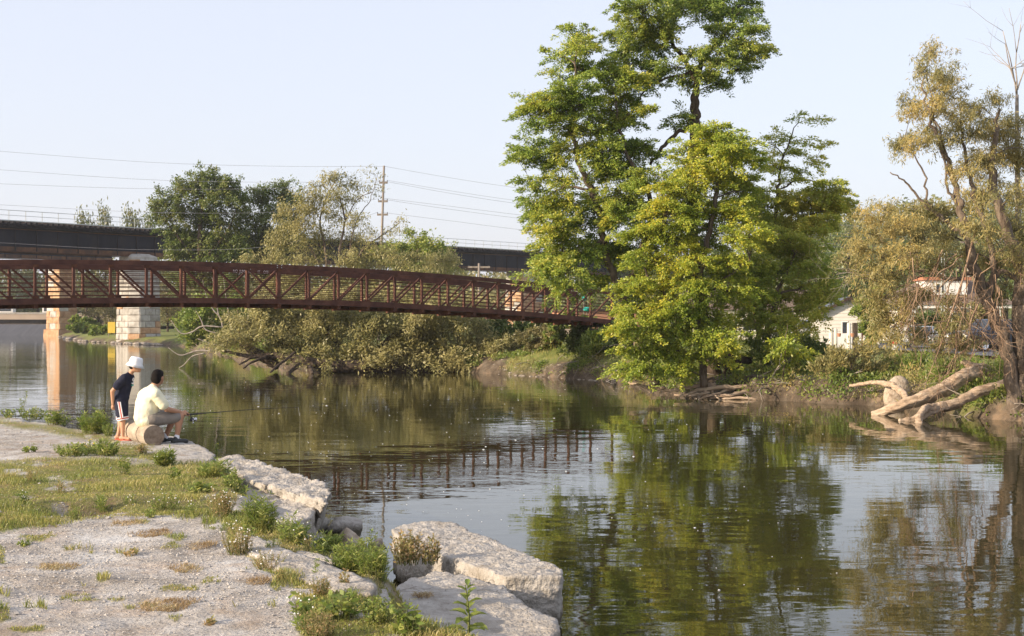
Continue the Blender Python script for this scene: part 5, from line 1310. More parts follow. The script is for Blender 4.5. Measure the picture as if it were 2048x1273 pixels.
c = P(1160, 690, 140); zb = .75
h = local_thing('brick_building', 'low salmon brick building glimpsed below the footbridge end', 'building', (c[0], c[1], zb), R(10))
g = Geo(); g.box((-1.6, 0, 0), (7, 6, 2.6)); g.build('wall', M['brick_red'], h)
g = Geo(); g.box((-1.8, -.2, 2.61), (7.2, 6.2, 2.85)); g.build('roof', M['trim_dark'], h)
g = Geo(); g.box((3.4, -.05, .8), (4.6, .02, 2.0)); w_ = g.build('window', M['white'], h)
g = Geo(); g.box((3.5, -.08, .9), (4.5, -.06, 1.9)); g.build('pane', M['glass'], w_)
c = P(1600, 690, 100)
h = local_thing('house', 'cream wall of a low house hidden behind the slender locust', 'house', (c[0] - 2, c[1] + 9, .7), R(-5))
g = Geo(); g.box((-5, 0, 0), (4.4, 6, 2.6)); g.build('wall', M['cream'], h)
g = Geo(); g.add([(-5.3, -.3, 2.61), (4.7, -.3, 2.61), (4.7, 6.3, 2.61), (-5.3, 6.3, 2.61), (-5.3, 3, 4.2), (4.7, 3, 4.2)], [(0, 1, 5, 4), (2, 3, 4, 5), (3, 2, 1, 0)], [(3, 0, 4), (1, 2, 5)]); g.build('roof', M['roof_brown'], h)
for x in (-3.5, -.6, 2.2):
    g = Geo(); g.box((x, -.05, 1), (x + 1.1, .02, 2.1)); w_ = g.build('window', M['white'], h)
    g = Geo(); g.box((x + .08, -.08, 1.08), (x + 1.02, -.06, 2.02)); g.build('pane', M['glass'], w_)

c = P(1697, 690, 88); zb = zf1(c[0], c[1])
f = thing('white_fence', 'bright white board fence with a rusty end post before the beige house', 'fence', (c[0], c[1], zb))
for i in range(8):
    x = c[0] - .8 + i * .2
    g = Geo(); g.box((x, c[1], zb), (x + .194, c[1] + .04, zb + .95 + .004 * (i % 2))); g.build('board', M['white'], f)
g = Geo(); g.box((c[0] + .81, c[1] - .02, zb), (c[0] + .89, c[1] + .06, zb + .98)); g.build('end_post', M['rust'], f)
for px, top, mt, lb_, nm in ((1662, 655, M['cream'], 'cream bollard nearest the locust, left end of the row of posts', 'bollard'), (1671, 657, M['cream'], 'slimmer cream bollard just right of the first', 'bollard'),
                            (1698, 646, M['cream'], 'tall cream bollard standing before the white fence', 'bollard')):
    q = P(px, 690, 84); zb = zf1(q[0], q[1]); t = P(px, top, 84)
    g = Geo(); r = .12; g.lathe([(r, zb - .2), (r, t[2] - .06), (r * .75, t[2] - .01), (.01, t[2])], (q[0], q[1], 0), 12)
    o = g.build(nm, mt, smooth=True); o['label'] = lb_; o['category'] = 'bollard'; o['group'] = 'posts along the road'
q = P(1710, 690, 82); zb = zf1(q[0], q[1]); t = P(1710, 646, 82)
dp = thing('wooden_post', 'dark wooden post with a flower pot hung on it', 'post', (q[0], q[1], zb), 'posts along the road')
g = Geo(); g.box((q[0] - .13, q[1] - .13, zb - .2), (q[0] + .13, q[1] + .13, t[2])); g.build('shaft', M['bark_dark'], dp)
for px in (1705, 1678):
    q = P(px, 674, 81.6); g = Geo(); g.lathe([(.02, 0), (.09, 0), (.13, .2), (.11, .2), (.08, .05)], q, 10)
    o = g.build('flower_pot', M['brick_red']); o['label'] = 'terracotta flower pot hanging on the dark post' if px == 1705 else 'terracotta flower pot by the slim cream bollard'; o['category'] = 'flower pot'
    if px == 1678:
        o.parent = None
# yellow sign by the pier
q = G(223, 672, .35); q = np.array([(223 - 1024) / FPX * 165, 165, .4])
sg = thing('notice_sign', 'tall yellow notice board on two legs left of the pale pier', 'sign', q)
g = Geo(); g.box((q[0] - .42, q[1] - .03, .95), (q[0] + .42, q[1] + .03, 2.25)); g.build('panel', M['sign_y'], sg)
for dx in (-.36, .36):
    g = Geo(); g.box((q[0] + dx - .04, q[1] + .035, -.1), (q[0] + dx + .04, q[1] + .11, 2.6)); g.build('leg', M['pole'], sg)
# far retaining wall
g = Geo(); V = [(-420, 331, 0), (-84, 331, 0), (-84, 333, 0), (-420, 333, 0)]
wthing = thing('retaining_wall', 'long beige retaining wall beyond the weir', 'wall', (-200, 331, 0))
g.box((-420, 330, 2.35), (-84, 331.4, 3.6)); g.build('wall_face', M['wall'], wthing)
g = Geo(); g.box((-420, 332.2, .3), (-84, 333.4, 2.34)); g.build('footing', M['bark_dark'], wthing)  # dark box added below the wall face to look like a shadowed gap
g = Geo(); g.box((-420, 329.9, 3.61), (-84, 331.6, 4.0)); g.build('coping', M['concrete'], wthing)
for i, x in enumerate((-121, -108)):
    o = thing('parked_van', 'white van parked behind the far wall, ' + ('left one' if i == 0 else 'right one') + ' seen through the truss', 'van', (x, 337, 2.6), 'vans behind the far wall')
    g = Geo(); g.box((x - 3, 336, 2.9), (x + 3, 338.2, 5.6)); g.build('body', M['white'], o)
    g = Geo(); g.box((x - 2.6, 335.93, 4.3), (x + 2.6, 335.99, 5.2)); g.build('window', M['glass'], o)
    for dx in (-2, 2):
        g = Geo(); g.lathe([(.05, -.1), (.45, -.1), (.45, .1), (.05, .1)], (x + dx, 336, 2.75), 10, M=[[1, 0, 0], [0, 0, 1], [0, 1, 0]]); g.build('wheel', M['tyre'], o)

def car(label, loc, yaw, paint, kind, group='vehicles parked by the road'):
    rt = local_thing('parked_car' if kind == 'car' else 'pickup_truck', label, 'car' if kind == 'car' else 'pickup truck', loc, yaw, group)
    Hh = 1.45 if kind == 'car' else 1.75
    # side outline along x (front at -x)
    bot = .35
    prof = [(-2.2, bot), (-2.25, .62), (-2.1, .82), (-1.1, .95), (2.15, 1.0), (2.25, .8), (2.2, bot)] if kind == 'car' else [(-2.5, .45), (-2.55, .8), (-2.45, 1.05), (-1.2, 1.15), (2.5, 1.15), (2.55, .8), (2.5, .45)]
    def ext(pr, w, taper=0, cz=0):
        n = len(pr); zt = max(p[1] for p in pr); zl = min(p[1] for p in pr)
        V = []
        for s in (-1, 1):
            for x, z in pr: V.append((x, s * (w - taper * (z - zl) / max(zt - zl, .01)), z))
        Q = [(i, (i + 1) % n, n + (i + 1) % n, n + i) for i in range(n)]
        c0, c1 = np.mean(V[:n], 0), np.mean(V[n:], 0); V += [c0, c1]
        T = [((i + 1) % n, i, 2 * n) for i in range(n)] + [(n + i, n + (i + 1) % n, 2 * n + 1) for i in range(n)]
        return V, Q, T
    g = Geo(); g.add(*ext(prof, .9)); b = g.build('body', paint, rt)
    bv = b.modifiers.new('edge', 'BEVEL'); bv.width = .06; bv.segments = 2
    cab = [(-1.05, .96), (-.4, Hh), (.9, Hh), (1.7, .98)] if kind == 'car' else [(-1.15, 1.16), (-.5, Hh), (.7, Hh), (.95, 1.16)]
    g = Geo(); g.add(*ext(cab, .84, .16)); cb = g.build('cabin', paint, rt)
    bv = cb.modifiers.new('edge', 'BEVEL'); bv.width = .05; bv.segments = 2
    (x0, z0), (x1, z1), (x2, z2), (x3, z3) = cab
    g = Geo(); nrx = nrm(np.array([-(z1 - z0), 0, (x1 - x0)]))
    def lp(t): return np.array([x0 + (x1 - x0) * t, 0, z0 + (z1 - z0) * t]) + nrx * .02
    a, c2 = lp(.12), lp(.88); g.add([a + [0, -.74, 0], a + [0, .74, 0], c2 + [0, .64, 0], c2 + [0, -.64, 0]], [(0, 1, 2, 3)]); g.build('windshield', M['glass'], rt)
    for s in (-1, 1):
        g = Geo(); zz0, zz1 = z0 + .08, z1 - .1
        yy0, yy1 = s * (.84 - .16 * (zz0 - z0) / (z1 - z0) + .012), s * (.84 - .16 * (zz1 - z0) / (z1 - z0) + .012)
        g.add([(x0 + .35, yy0, zz0), (x3 - .3, yy0, zz0), (x2 - .05, yy1, zz1), (x1 + .12, yy1, zz1)], [(0, 1, 2, 3)]); g.build('side_window', M['glass'], rt)
        g = Geo(); fx = prof[1][0] - .02; g.box((fx, s * .68 - .16, .64 if kind == 'car' else .80), (fx + .1, s * .68 + .16, .78 if kind == 'car' else .98)); g.build('headlight', M['lamp'], rt)
        g = Geo(); g.box((2.2, s * .72 - .12, .75), (2.28, s * .72 + .12, .92)); g.build('tail_light', M['red_light'], rt)
        g = Geo(); g.box((-.75, s * .93 - .06, .98), (-.6, s * .93 + .12 * 0 + .06, 1.14)); g.build('mirror', paint, rt)
        for x in (-1.4, 1.4):
            w_r = .33 if kind == 'car' else .4
            MM = [[1, 0, 0], [0, 0, 1], [0, 1, 0]]
            g = Geo(); g.lathe([(w_r * .6, -.1), (w_r, -.11), (w_r, .11), (w_r * .6, .1)], (x, s * .83, w_r), 16, M=MM); wh = g.build('wheel', M['tyre'], rt)
            g = Geo(); g.lathe([(.01, .08 * s), (w_r * .5, .10 * s), (w_r * .62, .115 * s), (w_r * .62, -.06)], (x, s * .83, w_r), 12, M=MM); g.build('rim', M['chrome'], wh)
    fx = prof[1][0]
    g = Geo(); g.box((fx - .03, -.48, .60 if kind == 'car' else .72), (fx + .05, .48, .76 if kind == 'car' else .96)); g.build('grille', M['black'], rt)
    g = Geo(); g.box((fx - .10, -.88, .40 if kind == 'car' else .48), (fx + .06, .88, .56 if kind == 'car' else .66)); g.build('bumper', M['chrome'], rt)
    return rt
def spot(px, Y): x = (px - 1024) / FPX * Y; return (x, Y, zf1(x, Y) + .02)
car('silver car facing the river behind the hanging branches', spot(1842, 84), R(70), M['silver'], 'car')
car('dark blue pickup with chrome bumper behind the willow trunk', spot(1985, 76), R(25), M['navy_car'], 'truck')
car('white pickup half hidden behind the willow at the right edge', spot(2040, 84), R(15), M['white'], 'truck')
car('silver pickup hidden behind the slender locust', spot(1592, 104), R(40), M['silver'], 'truck')
q = spot(1790, 80); g = Geo(); g.lathe([(.01, 0), (.15, 0), (.18, .45), (.15, .46)], q, 10); o = g.build('bucket', M['white']); o['label'] = 'white bucket with a red lid on the gravel beside the silver car'; o['category'] = 'bucket'
q2 = (q[0], q[1], q[2] + .46)
g = Geo(); g.lathe([(.19, 0), (.19, .06), (.1, .12), (.01, .13)], q2, 10); l_ = g.build('lid', M['red_light']); l_.parent = o
# teal tarp bits and pale things beyond the bridge end
for i, (px, py, wd, hg) in enumerate(((1168, 597, .18, .28), (1174, 619, .34, .24))):
    q = P(px, py, 72)
    g = Geo(); g.ball(q, (wd * .6, .35, hg * .5), 8, 6); o = g.build('garden_ornament', M['teal']); o['label'] = ('upper' if i == 0 else 'lower') + ' teal plastic piece showing through the right end of the truss'; o['category'] = 'plastic piece'
    g = Geo(); g.tube([(q[0], q[1], zf1(q[0], q[1]) - .1), q], .03, 6); s_ = g.build('stake', M['wood_gray']); s_.parent = o

# ------------------------------------------------------------------ near bank: slabs, rocks, gravel
def roughen(o, vox, a, b):
    m = o.modifiers.new('fuse', 'REMESH'); m.mode = 'VOXEL'; m.voxel_size = vox; m.use_smooth_shade = True
    m = o.modifiers.new('lumps', 'DISPLACE'); m.texture = tex1; m.strength = a; m.texture_coords = 'GLOBAL'
    m = o.modifiers.new('crumbs', 'DISPLACE'); m.texture = tex2; m.strength = b; m.texture_coords = 'GLOBAL'
def slab(label, poly, zt, thick, vox=.03, a=.10, b=.035, tilt=(0, 0), name='concrete_slab', under=.06, mt='concrete', z_of=None):
    pts = [G(x, y, (zt if z_of is None else z_of[i])) for i, (x, y) in enumerate(poly)]
    c = np.mean(pts, 0)
    g = Geo(); n = len(pts)
    V = [p for p in pts] + [np.array([c[0] + (p[0] - c[0]) * (1 - under), c[1] + (p[1] - c[1]) * (1 - under), p[2] - thick]) for p in pts]
    V += [c, c - [0, 0, thick]]
    Q = [(i, n + i, n + (i + 1) % n, (i + 1) % n) for i in range(n)]
    T = [(i, (i + 1) % n, 2 * n) for i in range(n)] + [(n + (i + 1) % n, n + i, 2 * n + 1) for i in range(n)]
    g.add(V, Q, T); o = g.build(name, M[mt]); o['label'] = label; o['category'] = 'concrete slab' if 'slab' in name or 'block' in name else 'rock'
    roughen(o, vox, a, b)
    return o
SLAB_G = 'broken concrete along the near shore'
slab('flat slab under the seated man reaching out over the water', [(236, 866), (345, 872), (385, 884), (432, 908), (425, 920), (352, 924), (290, 912), (240, 890)], .74, .32, .035, .05, .03)
slab('big cracked grey slab jutting out left of the block with a ragged tip', [(425, 918), (475, 914), (512, 924), (560, 936), (608, 952), (648, 965), (664, 986), (652, 1006), (604, 992), (560, 978), (502, 962), (455, 938)],
     .70, .50, .028, .16, .06, under=.25)
slab('lower grey slab under the cracked one, its face turned to the weeds', [(478, 988), (504, 970), (560, 979), (606, 994), (638, 1008), (622, 1034), (590, 1050), (545, 1042), (492, 1004)], .60, .55, .028, .14, .05, under=.15)
slab('massive pale concrete block standing out over the water', [(782, 1058), (800, 1048), (850, 1043), (905, 1043), (985, 1080), (1060, 1108), (1128, 1140), (1122, 1152), (1010, 1152), (960, 1135), (880, 1108), (800, 1078)], .49, .46, .020, .07, .045, name='concrete_block', under=.03,
     z_of=None)
slab('lowest pale slab in front of the block, cut by the lower border', [(770, 1205), (800, 1165), (870, 1140), (960, 1158), (1010, 1172), (1050, 1205), (1062, 1214), (1112, 1236), (1118, 1262), (1060, 1310), (900, 1320), (770, 1290)], .43, .5, .022, .06, .035, under=.05)
slab('thin curved slab lip half buried between weeds in the middle', [(470, 1062), (520, 1075), (580, 1098), (660, 1128), (720, 1152), (757, 1172), (742, 1188), (700, 1186), (640, 1172), (560, 1140), (480, 1095)], .78, .26, .024, .06, .03, under=.1)
slab('small broken slab end right below the thin curved one', [(700, 1186), (775, 1178), (785, 1196), (740, 1206), (700, 1200)], .66, .24, .022, .06, .03, under=.1)
slab('narrow light strip of concrete buried among the weeds', [(595, 1098), (640, 1108), (672, 1122), (668, 1128), (630, 1118), (592, 1106)], .74, .2, .02, .03, .02)
slab('low pale slab at the lower border behind the broad leaved plant', [(690, 1252), (760, 1240), (860, 1258), (900, 1290), (760, 1310), (680, 1300)], .56, .3, .024, .06, .03)
def rock(label, px, pyb, z, w, h, dpt, seed, mt='rock', vox=.022):
    st = np.random.default_rng(seed); p = G(px, pyb, z)
    pts = st.normal(size=(16, 3)); pts = nrm(pts) * st.uniform(.75, 1.1, (16, 1)) * np.array([w / 2, dpt / 2, h]) ; pts[:, 2] = np.abs(pts[:, 2]) - .3 * h
    bm = bmesh.new()
    for q in pts + p: bm.verts.new(q)
    bmesh.ops.convex_hull(bm, input=bm.verts)
    me = bpy.data.meshes.new('rock'); bm.to_mesh(me); bm.free(); me.materials.append(M[mt])
    o = bpy.data.objects.new('rock', me); COL.objects.link(o); o['label'] = label; o['category'] = 'rock'; o['group'] = 'rocks between the slabs'
    roughen(o, vox, .06, .03)
rock('tan pointed rock between the big slab and the block', 702, 1098, .12, .46, .40, .40, 3)
rock('grey flat rock in the gap behind the pointed one', 690, 1062, .05, .62, .26, .5, 4, 'concrete')
rock('dark small rock under the ragged slab tip', 640, 1058, .10, .34, .26, .3, 5, 'concrete')
rock('rock wedged against the left end of the block', 752, 1100, .05, .3, .22, .3, 6)
# leaning stone at the far bank
q = P(1795, 820, 42.5); q[2] = -.1
bm = bmesh.new(); bmesh.ops.create_icosphere(bm, subdivisions=3, radius=1)
for v in bm.verts: v.co = Vector((v.co.x * .42, v.co.y * .22, v.co.z * .62))
me = bpy.data.meshes.new('rock'); bm.to_mesh(me); bm.free(); me.materials.append(M['rock']); [setattr(pg, 'use_smooth', True) for pg in me.polygons]
o = bpy.data.objects.new('rock', me); COL.objects.link(o); o.location = (q[0], q[1], .38); o.rotation_euler = (R(-12), R(14), 0)
o['label'] = 'upright rounded stone at the water behind the thick fallen trunk'; o['category'] = 'rock'

# gravel
n = 60000
Yp = 7.6 * np.exp(rng.random(n) * math.log(30 / 7.6)); Xp = rng.uniform(-.40, .07, n) * Yp
tf = toturf(Xp, Yp); dd = sdist(Xp, Yp, NEAR)
patch = fbm(Xp * 1.1, Yp * 1.1, 4, 61)
k = (dd > .25) & (rng.random(n) > tf * .9) & (patch > .40 + rng.uniform(-.1, .1, n))
Xp, Yp = Xp[k][:14000], Yp[k][:14000]; Zp = znear(Xp, Yp); n = len(Xp)
OCT = np.array([[1, 0, 0], [0, 1, 0], [-1, 0, 0], [0, -1, 0], [0, 0, .8], [0, 0, -.6]], float)
sz = np.exp(rng.normal(-4.95, .40, n)) * (Yp / 12) ** .45
a = rng.uniform(0, 6.28, n); ca, sa = np.cos(a), np.sin(a)
V = OCT[None] * (rng.uniform(.6, 1.3, (n, 6, 1)) * sz[:, None, None] * np.array([1.3, .9, .75]))
V = np.stack([V[..., 0] * ca[:, None] - V[..., 1] * sa[:, None], V[..., 0] * sa[:, None] + V[..., 1] * ca[:, None], V[..., 2]], -1) + np.stack([Xp, Yp, Zp + sz * .15], -1)[:, None]
FT_ = np.array([[0, 1, 4], [1, 2, 4], [2, 3, 4], [3, 0, 4], [1, 0, 5], [2, 1, 5], [3, 2, 5], [0, 3, 5]])
g = Geo(); g.add(V.reshape(-1, 3), None, (np.arange(n)[:, None, None] * 6 + FT_[None]).reshape(-1, 3))
o = g.build('gravel', M['pebble'], kind='stuff'); o['label'] = 'loose crushed stone scattered over the near bank'; o['category'] = 'gravel'

# turf
n = 420000
Yp = 7.4 * np.exp(rng.random(n) * math.log(31 / 7.4)); Xp = rng.uniform(-.42, .06, n) * Yp
tf = toturf(Xp, Yp) * (1 - .9 * to_earth_shade(Xp, Yp)); k = (rng.random(n) < tf * (.25 + .75 * (Yp / 14 < 1.6)))
Xp, Yp = Xp[k][:60000], Yp[k][:60000]
pts = np.stack([Xp, Yp, znear(Xp, Yp) - .004], -1)
hh = .022 + .05 * sm((fbm(Xp * 1.7, Yp * 1.7, 3, 23) - .42) / .2)
g = blades(pts, hh[:, None], .0075, M['grass'], 'turf', .9); o = g.build('turf_grass', M['grass'], kind='stuff'); o['label'] = 'short patchy grass and clover on the near bank'; o['category'] = 'grass'

# ------------------------------------------------------------------ weeds on the near bank
def near_pt(px, py, zg=.74):
    for _ in range(4):
        p = G(px, py, zg); zg = zn1(p[0], p[1])
    return np.array([p[0], p[1], zg])
WG = 'weeds on the near bank'
KIND = {'lance': (.068, .013, 34, .55), 'bushy': (.036, .020, 28, .5), 'spire': (.045, .010, 60, .35), 'feather': (.03, .007, 54, .5), 'broad': (.07, .04, 11, .3)}
def weed(label, px, py, hpx, wpx, kind, nst, lm='weed', fl=None, z=None, name='weed'):
    p = near_pt(px, py) if z is None else G(px, py, z)
    if z is None and p[2] < .3: p = G(px, py, .45); z = .45
    m = p[1] / FPX; Hh, Wd = hpx * m, wpx * m
    rt = thing(name, label, 'weed', p, WG)
    if name == 'low_weed': rt['group'] = 'slight weeds in the grass belt'
    sg, g, fg = Geo(), Geo(), Geo()
    Ll, Lw, nl, lift = KIND[kind]; LC, LA = [], []
    big = max(.8, min(1.5, p[1] / 14))
    Hh *= 1.12
    for i in range(nst if nst <= 3 else int(nst * 1.8)):
        a = random.uniform(0, 6.28); r = math.sqrt(random.random()) * Wd * .32
        b = p + np.array([math.cos(a) * r, math.sin(a) * r * 1.2, 0])
        if z is None: b[2] = zn1(b[0], b[1]) - .01
        hh = Hh * random.uniform(.5, 1.0) * (1 - .35 * (r / max(Wd * .32, .01)) ** 2)
        tip = b + np.array([math.cos(a) * Wd * .22 * random.random(), math.sin(a) * Wd * .22 * random.random(), hh]) + rng.normal(size=3) * np.array([.12, .12, 0]) * hh
        c = cr([b, (b + tip) / 2 + rng.normal(size=3) * .04 * hh, tip], 4)
        sg.tube(c, np.linspace(.0045, .0015, len(c)) * big, 3)
        if nst <= 3: sg.build('stem', M['stem'], rt); sg = Geo()
        k = int(nl * max(.35, min(1.6, hh / .3)))
        t = rng.random(k) ** .8 * .92 + .06
        ii = np.clip((t * (len(c) - 1)).astype(int), 0, len(c) - 2)
        q = c[ii] + (c[ii + 1] - c[ii]) * (t * (len(c) - 1) - ii)[:, None]
        aa = rng.uniform(0, 6.28, k)
        LC.append(q); LA.append(np.stack([np.cos(aa), np.sin(aa), lift + rng.normal(size=k) * .35], -1))
        if fl and random.random() < fl[1]:
            for _ in range(fl[2]):
                f = tip + rng.normal(size=3) * np.array([.02, .02, .012]); fr_ = fl[3] * random.uniform(.7, 1.2)
                fg.lathe([(.002, -.004), (fr_, 0), (fr_ * .9, .004), (.001, .007)], f, 6)
    LC, LA = np.concatenate(LC), nrm(np.concatenate(LA)); k = len(LC)
    s = rng.uniform(.6, 1.25, k)
    g.leaves(LC, LA, nrm(np.array([0, 0, 1.]) + rng.normal(size=(k, 3)) * .5), Ll * s * big, Lw * s * big, .5)
    if nst > 3: sg.build('stems', M['stem'], rt)
    g.build('foliage', M[lm], rt)
    if fg.n: fg.build('flowers', M[fl[0]], rt)
    return rt
WH = ('petal', .5, 1, .006); YL = ('yellow', .8, 1, .012)
for a in [
    ('tall pale spire weed at the far left edge of the gravel', 40, 832, 78, 16, 'spire', 2), ('low weeds at the foot of the pale spire', 62, 840, 26, 70, 'bushy', 16), ('leafy weeds along the shore between spire and boy', 110, 850, 30, 60, 'lance', 14),
    ('tall weed clump left behind the boy', 188, 868, 48, 62, 'lance', 22), ('dry ended weeds just left of the boy', 222, 872, 30, 36, 'feather', 12), ('grass clump at the water left of the leafy shore weeds', 20, 836, 22, 40, 'bushy', 8),
    ('low green weed in the crack left of the log', 150, 912, 26, 84, 'bushy', 22), ('yellow flowered weed in the same crack', 178, 908, 28, 36, 'feather', 10, 'weed', YL), ('feathery weed in the crack right before the log', 212, 912, 34, 50, 'lance', 16),
    ('dry grassy weed below the log end', 282, 908, 22, 30, 'feather', 12, 'weed_dry'), ('bushy weed in front of the log', 330, 930, 32, 44, 'lance', 22, 'weed', WH), ('yellow flower standing alone on the slab edge', 430, 920, 34, 8, 'feather', 3, 'weed', YL),
    ('dark leaved weed on the grass beside the big slab', 430, 952, 34, 80, 'lance', 22, 'weed'), ('vine like weed creeping right of the dark leaved one', 470, 985, 30, 60, 'bushy', 20), ('broad leaved creeping weed at the middle of the grass', 400, 985, 24, 60, 'broad', 16),
    ('white flowered weeds along the grass edge', 330, 1020, 36, 70, 'feather', 20, 'weed', WH), ('pair of small green weeds beside the burrow', 205, 1028, 34, 24, 'lance', 6), ('single daisy weed on the grass right of the burrow', 260, 1010, 28, 26, 'feather', 6, 'weed', WH),
    ('reddish dry weeds hiding the left edge of the big slab', 440, 1035, 66, 60, 'feather', 30, 'weed_dry', WH), ('tall lance leaved weeds in front of the big slab', 520, 1062, 84, 90, 'lance', 28), ('sprawling weeds right of the tall lance leaved ones', 590, 1088, 62, 80, 'lance', 24, 'weed', WH),
    ('yellowish weed bed below the tall ones', 480, 1108, 60, 70, 'feather', 30, 'weed_dry', WH), ('dry flowered weeds on the thin slab', 535, 1138, 40, 70, 'feather', 22, 'weed_dry', WH), ('single spiky weed on the thin slab lip', 627, 1158, 56, 16, 'spire', 2),
    ('dense green weeds in the hollow left of the block', 700, 1142, 70, 90, 'lance', 40), ('green weeds at the back of the hollow', 662, 1112, 50, 60, 'lance', 22), ('tall stalk in the hollow before the block', 727, 1120, 66, 14, 'spire', 2), ('leafy weeds filling the hollow centre', 750, 1150, 64, 80, 'lance', 34), ('yellowing weeds climbing the left face of the block', 815, 1128, 66, 70, 'bushy', 34, 'weed_dry'),
    ('weeds at the corner between block and lower slab', 860, 1128, 56, 50, 'bushy', 18, 'weed_dry'), ('reddish low weed under the thin slab end', 640, 1192, 44, 50, 'feather', 24, 'weed_dry'),
    ('flowering weed patch at the bottom left of the border weeds', 610, 1240, 52, 70, 'broad', 14, 'weed', WH), ('broad leaved green weed at the lower border', 680, 1238, 60, 90, 'broad', 22), ('bushy weed between lower slabs', 760, 1244, 56, 80, 'bushy', 26), ('green weed at the border left of the broad leaved plant', 815, 1268, 70, 70, 'broad', 18), ('rusty dry weed in the lower border corner', 640, 1272, 54, 80, 'feather', 30, 'weed_dry'),
    ('small green tuft in the gravel centre', 262, 1110, 14, 36, 'bushy', 8, 'weed_dry'), ('small green tuft left in the gravel', 50, 1090, 12, 24, 'bushy', 5), ('small tuft near the lower border', 420, 1250, 14, 26, 'bushy', 6, 'weed_dry'), ('little weed on the upper gravel', 60, 905, 12, 40, 'bushy', 8)]:
    weed(*a)
weed('pinkish loosestrife stalk beside the pointed rock', 745, 1105, 44, 12, 'spire', 2, 'weed', None, .2)

LOWL = ['low daisy tuft just below the lower grey slab corner', 'low leafy tuft right of that daisy tuft', 'low wispy tuft on the edge of the thin curved lip', 'low round tuft under the tall lance leaved weeds', 'low flowering tuft left of the buried concrete strip', 'low leafy tuft right on the buried strip end', 'low dry tuft on the gravel under the thin lip', 'low dry tuft at the right end of the thin lip', 'low flowering tuft beside the small broken slab end', 'low round tuft below the small broken slab end', 'low leafy tuft at the lower border left corner of the weed bed', 'low wispy tuft at the top of the lower weed bed', 'low daisy tuft at the near edge of the turf', 'low round tuft at the near edge of the turf', 'low wispy tuft beyond the burrow', 'low leafy tuft on the turf near the reddish dry weeds', 'low daisy tuft on the turf next to the dark leaved weed', 'low round tuft in the middle of the turf', 'low round tuft on the far part of the turf', 'low dry tuft on the turf left of the burrow', 'low daisy tuft near the left border of the turf', 'low dry tuft at the far left of the turf']
for i, (px, py, kd, lm_) in enumerate([(452, 1060, 'feather', 'weed'), (500, 1082, 'lance', 'weed'), (545, 1100, 'feather', 'weed'), (575, 1072, 'bushy', 'weed'), (612, 1105, 'feather', 'weed_dry'), (640, 1125, 'lance', 'weed'), (560, 1160, 'feather', 'weed_dry'),
                                    (690, 1172, 'bushy', 'weed_dry'), (705, 1205, 'feather', 'weed'), (735, 1225, 'bushy', 'weed'), (600, 1262, 'lance', 'weed'), (655, 1215, 'feather', 'weed'), (380, 1030, 'feather', 'weed'), (300, 1035, 'bushy', 'weed'), (150, 1040, 'feather', 'weed'), (440, 1000, 'lance', 'weed'),
                                    (470, 962, 'bushy', 'weed'), (350, 960, 'bushy', 'weed'), (250, 950, 'bushy', 'weed'), (120, 985, 'feather', 'weed_dry'), (45, 1010, 'bushy', 'weed'), (60, 965, 'feather', 'weed_dry')]):
    weed(LOWL[i], px, py, random.uniform(24, 44), random.uniform(16, 30), kd, 5, lm_, WH if i % 4 == 0 else None, None, 'low_weed')
# dry grass tufts lying on the gravel
for lab, px, py, w, nb in [('widest straw coloured dry grass patch low on the gravel', 342, 1215, 110, 700), ('dry brown grass patch at the left of the gravel', 112, 1135, 76, 420), ('small dry patch in the middle of the gravel', 372, 1140, 60, 260), ('dry patch on the upper gravel edge', 310, 1068, 90, 420),
                           ('reddish dry patch at the top of the gravel slope', 250, 1048, 80, 320), ('dry grass lying on the lower slab', 845, 1192, 40, 160), ('brown grass at the thin slab', 410, 1090, 60, 220), ('dry grass beside the weeds at the right of the gravel', 520, 1165, 60, 200)]:
    p = near_pt(px, py) if 'lower slab' not in lab else G(px, py, .45); m = p[1] / FPX
    a, r = rng.uniform(0, 6.28, nb), np.sqrt(rng.random(nb)) * w * m / 2
    r = r * (.35 + 1.1 * vnoise(a * 1.6 + px, r * 3 + py, 5))
    x, y = p[0] + np.cos(a) * r, p[1] + np.sin(a) * r * 1.3
    z = znear(x, y) if 'lower slab' not in lab else np.full(nb, .45)
    g = blades(np.stack([x, y, z - .004], -1), np.full((nb, 1), .042), .006, M['hay'], 'x', 2.6)
    o = g.build('dry_grass_tuft', M['hay']); o['label'] = lab; o['category'] = 'grass tuft'; o['group'] = 'dry tufts on the gravel'

# broad leaved plant at the lower border
p = G(935, 1292, .44)
bl = thing('mullein_plant', 'young broad leaved plant with an upright stalk at the lower border', 'plant', p)
H_ = .42
g = Geo(); c = cr([p, p + [.01, 0, H_ * .5], p + [-.015, .01, H_]], 4); g.tube(c, np.linspace(.012, .004, len(c)), 6); g.build('stalk', M['stem'], bl)
for i in range(20):
    t = i / 19; a = i * 2.4; L = .20 * (1 - .72 * t) + .03; z = H_ * (.05 + .93 * t)
    st = p + np.array([0, 0, z]); dirv = np.array([math.cos(a), math.sin(a), .35 + .5 * t]); dirv /= np.linalg.norm(dirv)
    side = nrm(np.cross(dirv, [0, 0, 1])); nn_ = np.cross(side, dirv)
    V = []
    for f, w in ((0, .06), (.3, .85), (.6, 1), (.85, .6), (1, .04)):
        cc = st + dirv * L * f - np.array([0, 0, 1]) * L * .5 * f * f * (1 - .6 * t)
        for s in (-1, 0, 1): V.append(cc + side * s * w * L * .22 + nn_ * abs(s) * .12 * L * w)
    Q = [(r_ * 3 + k_, r_ * 3 + k_ + 1, r_ * 3 + k_ + 4, r_ * 3 + k_ + 3) for r_ in range(4) for k_ in range(2)]
    g = Geo(); g.add(V, Q); g.build('leaf', M['weed'], bl, smooth=True)

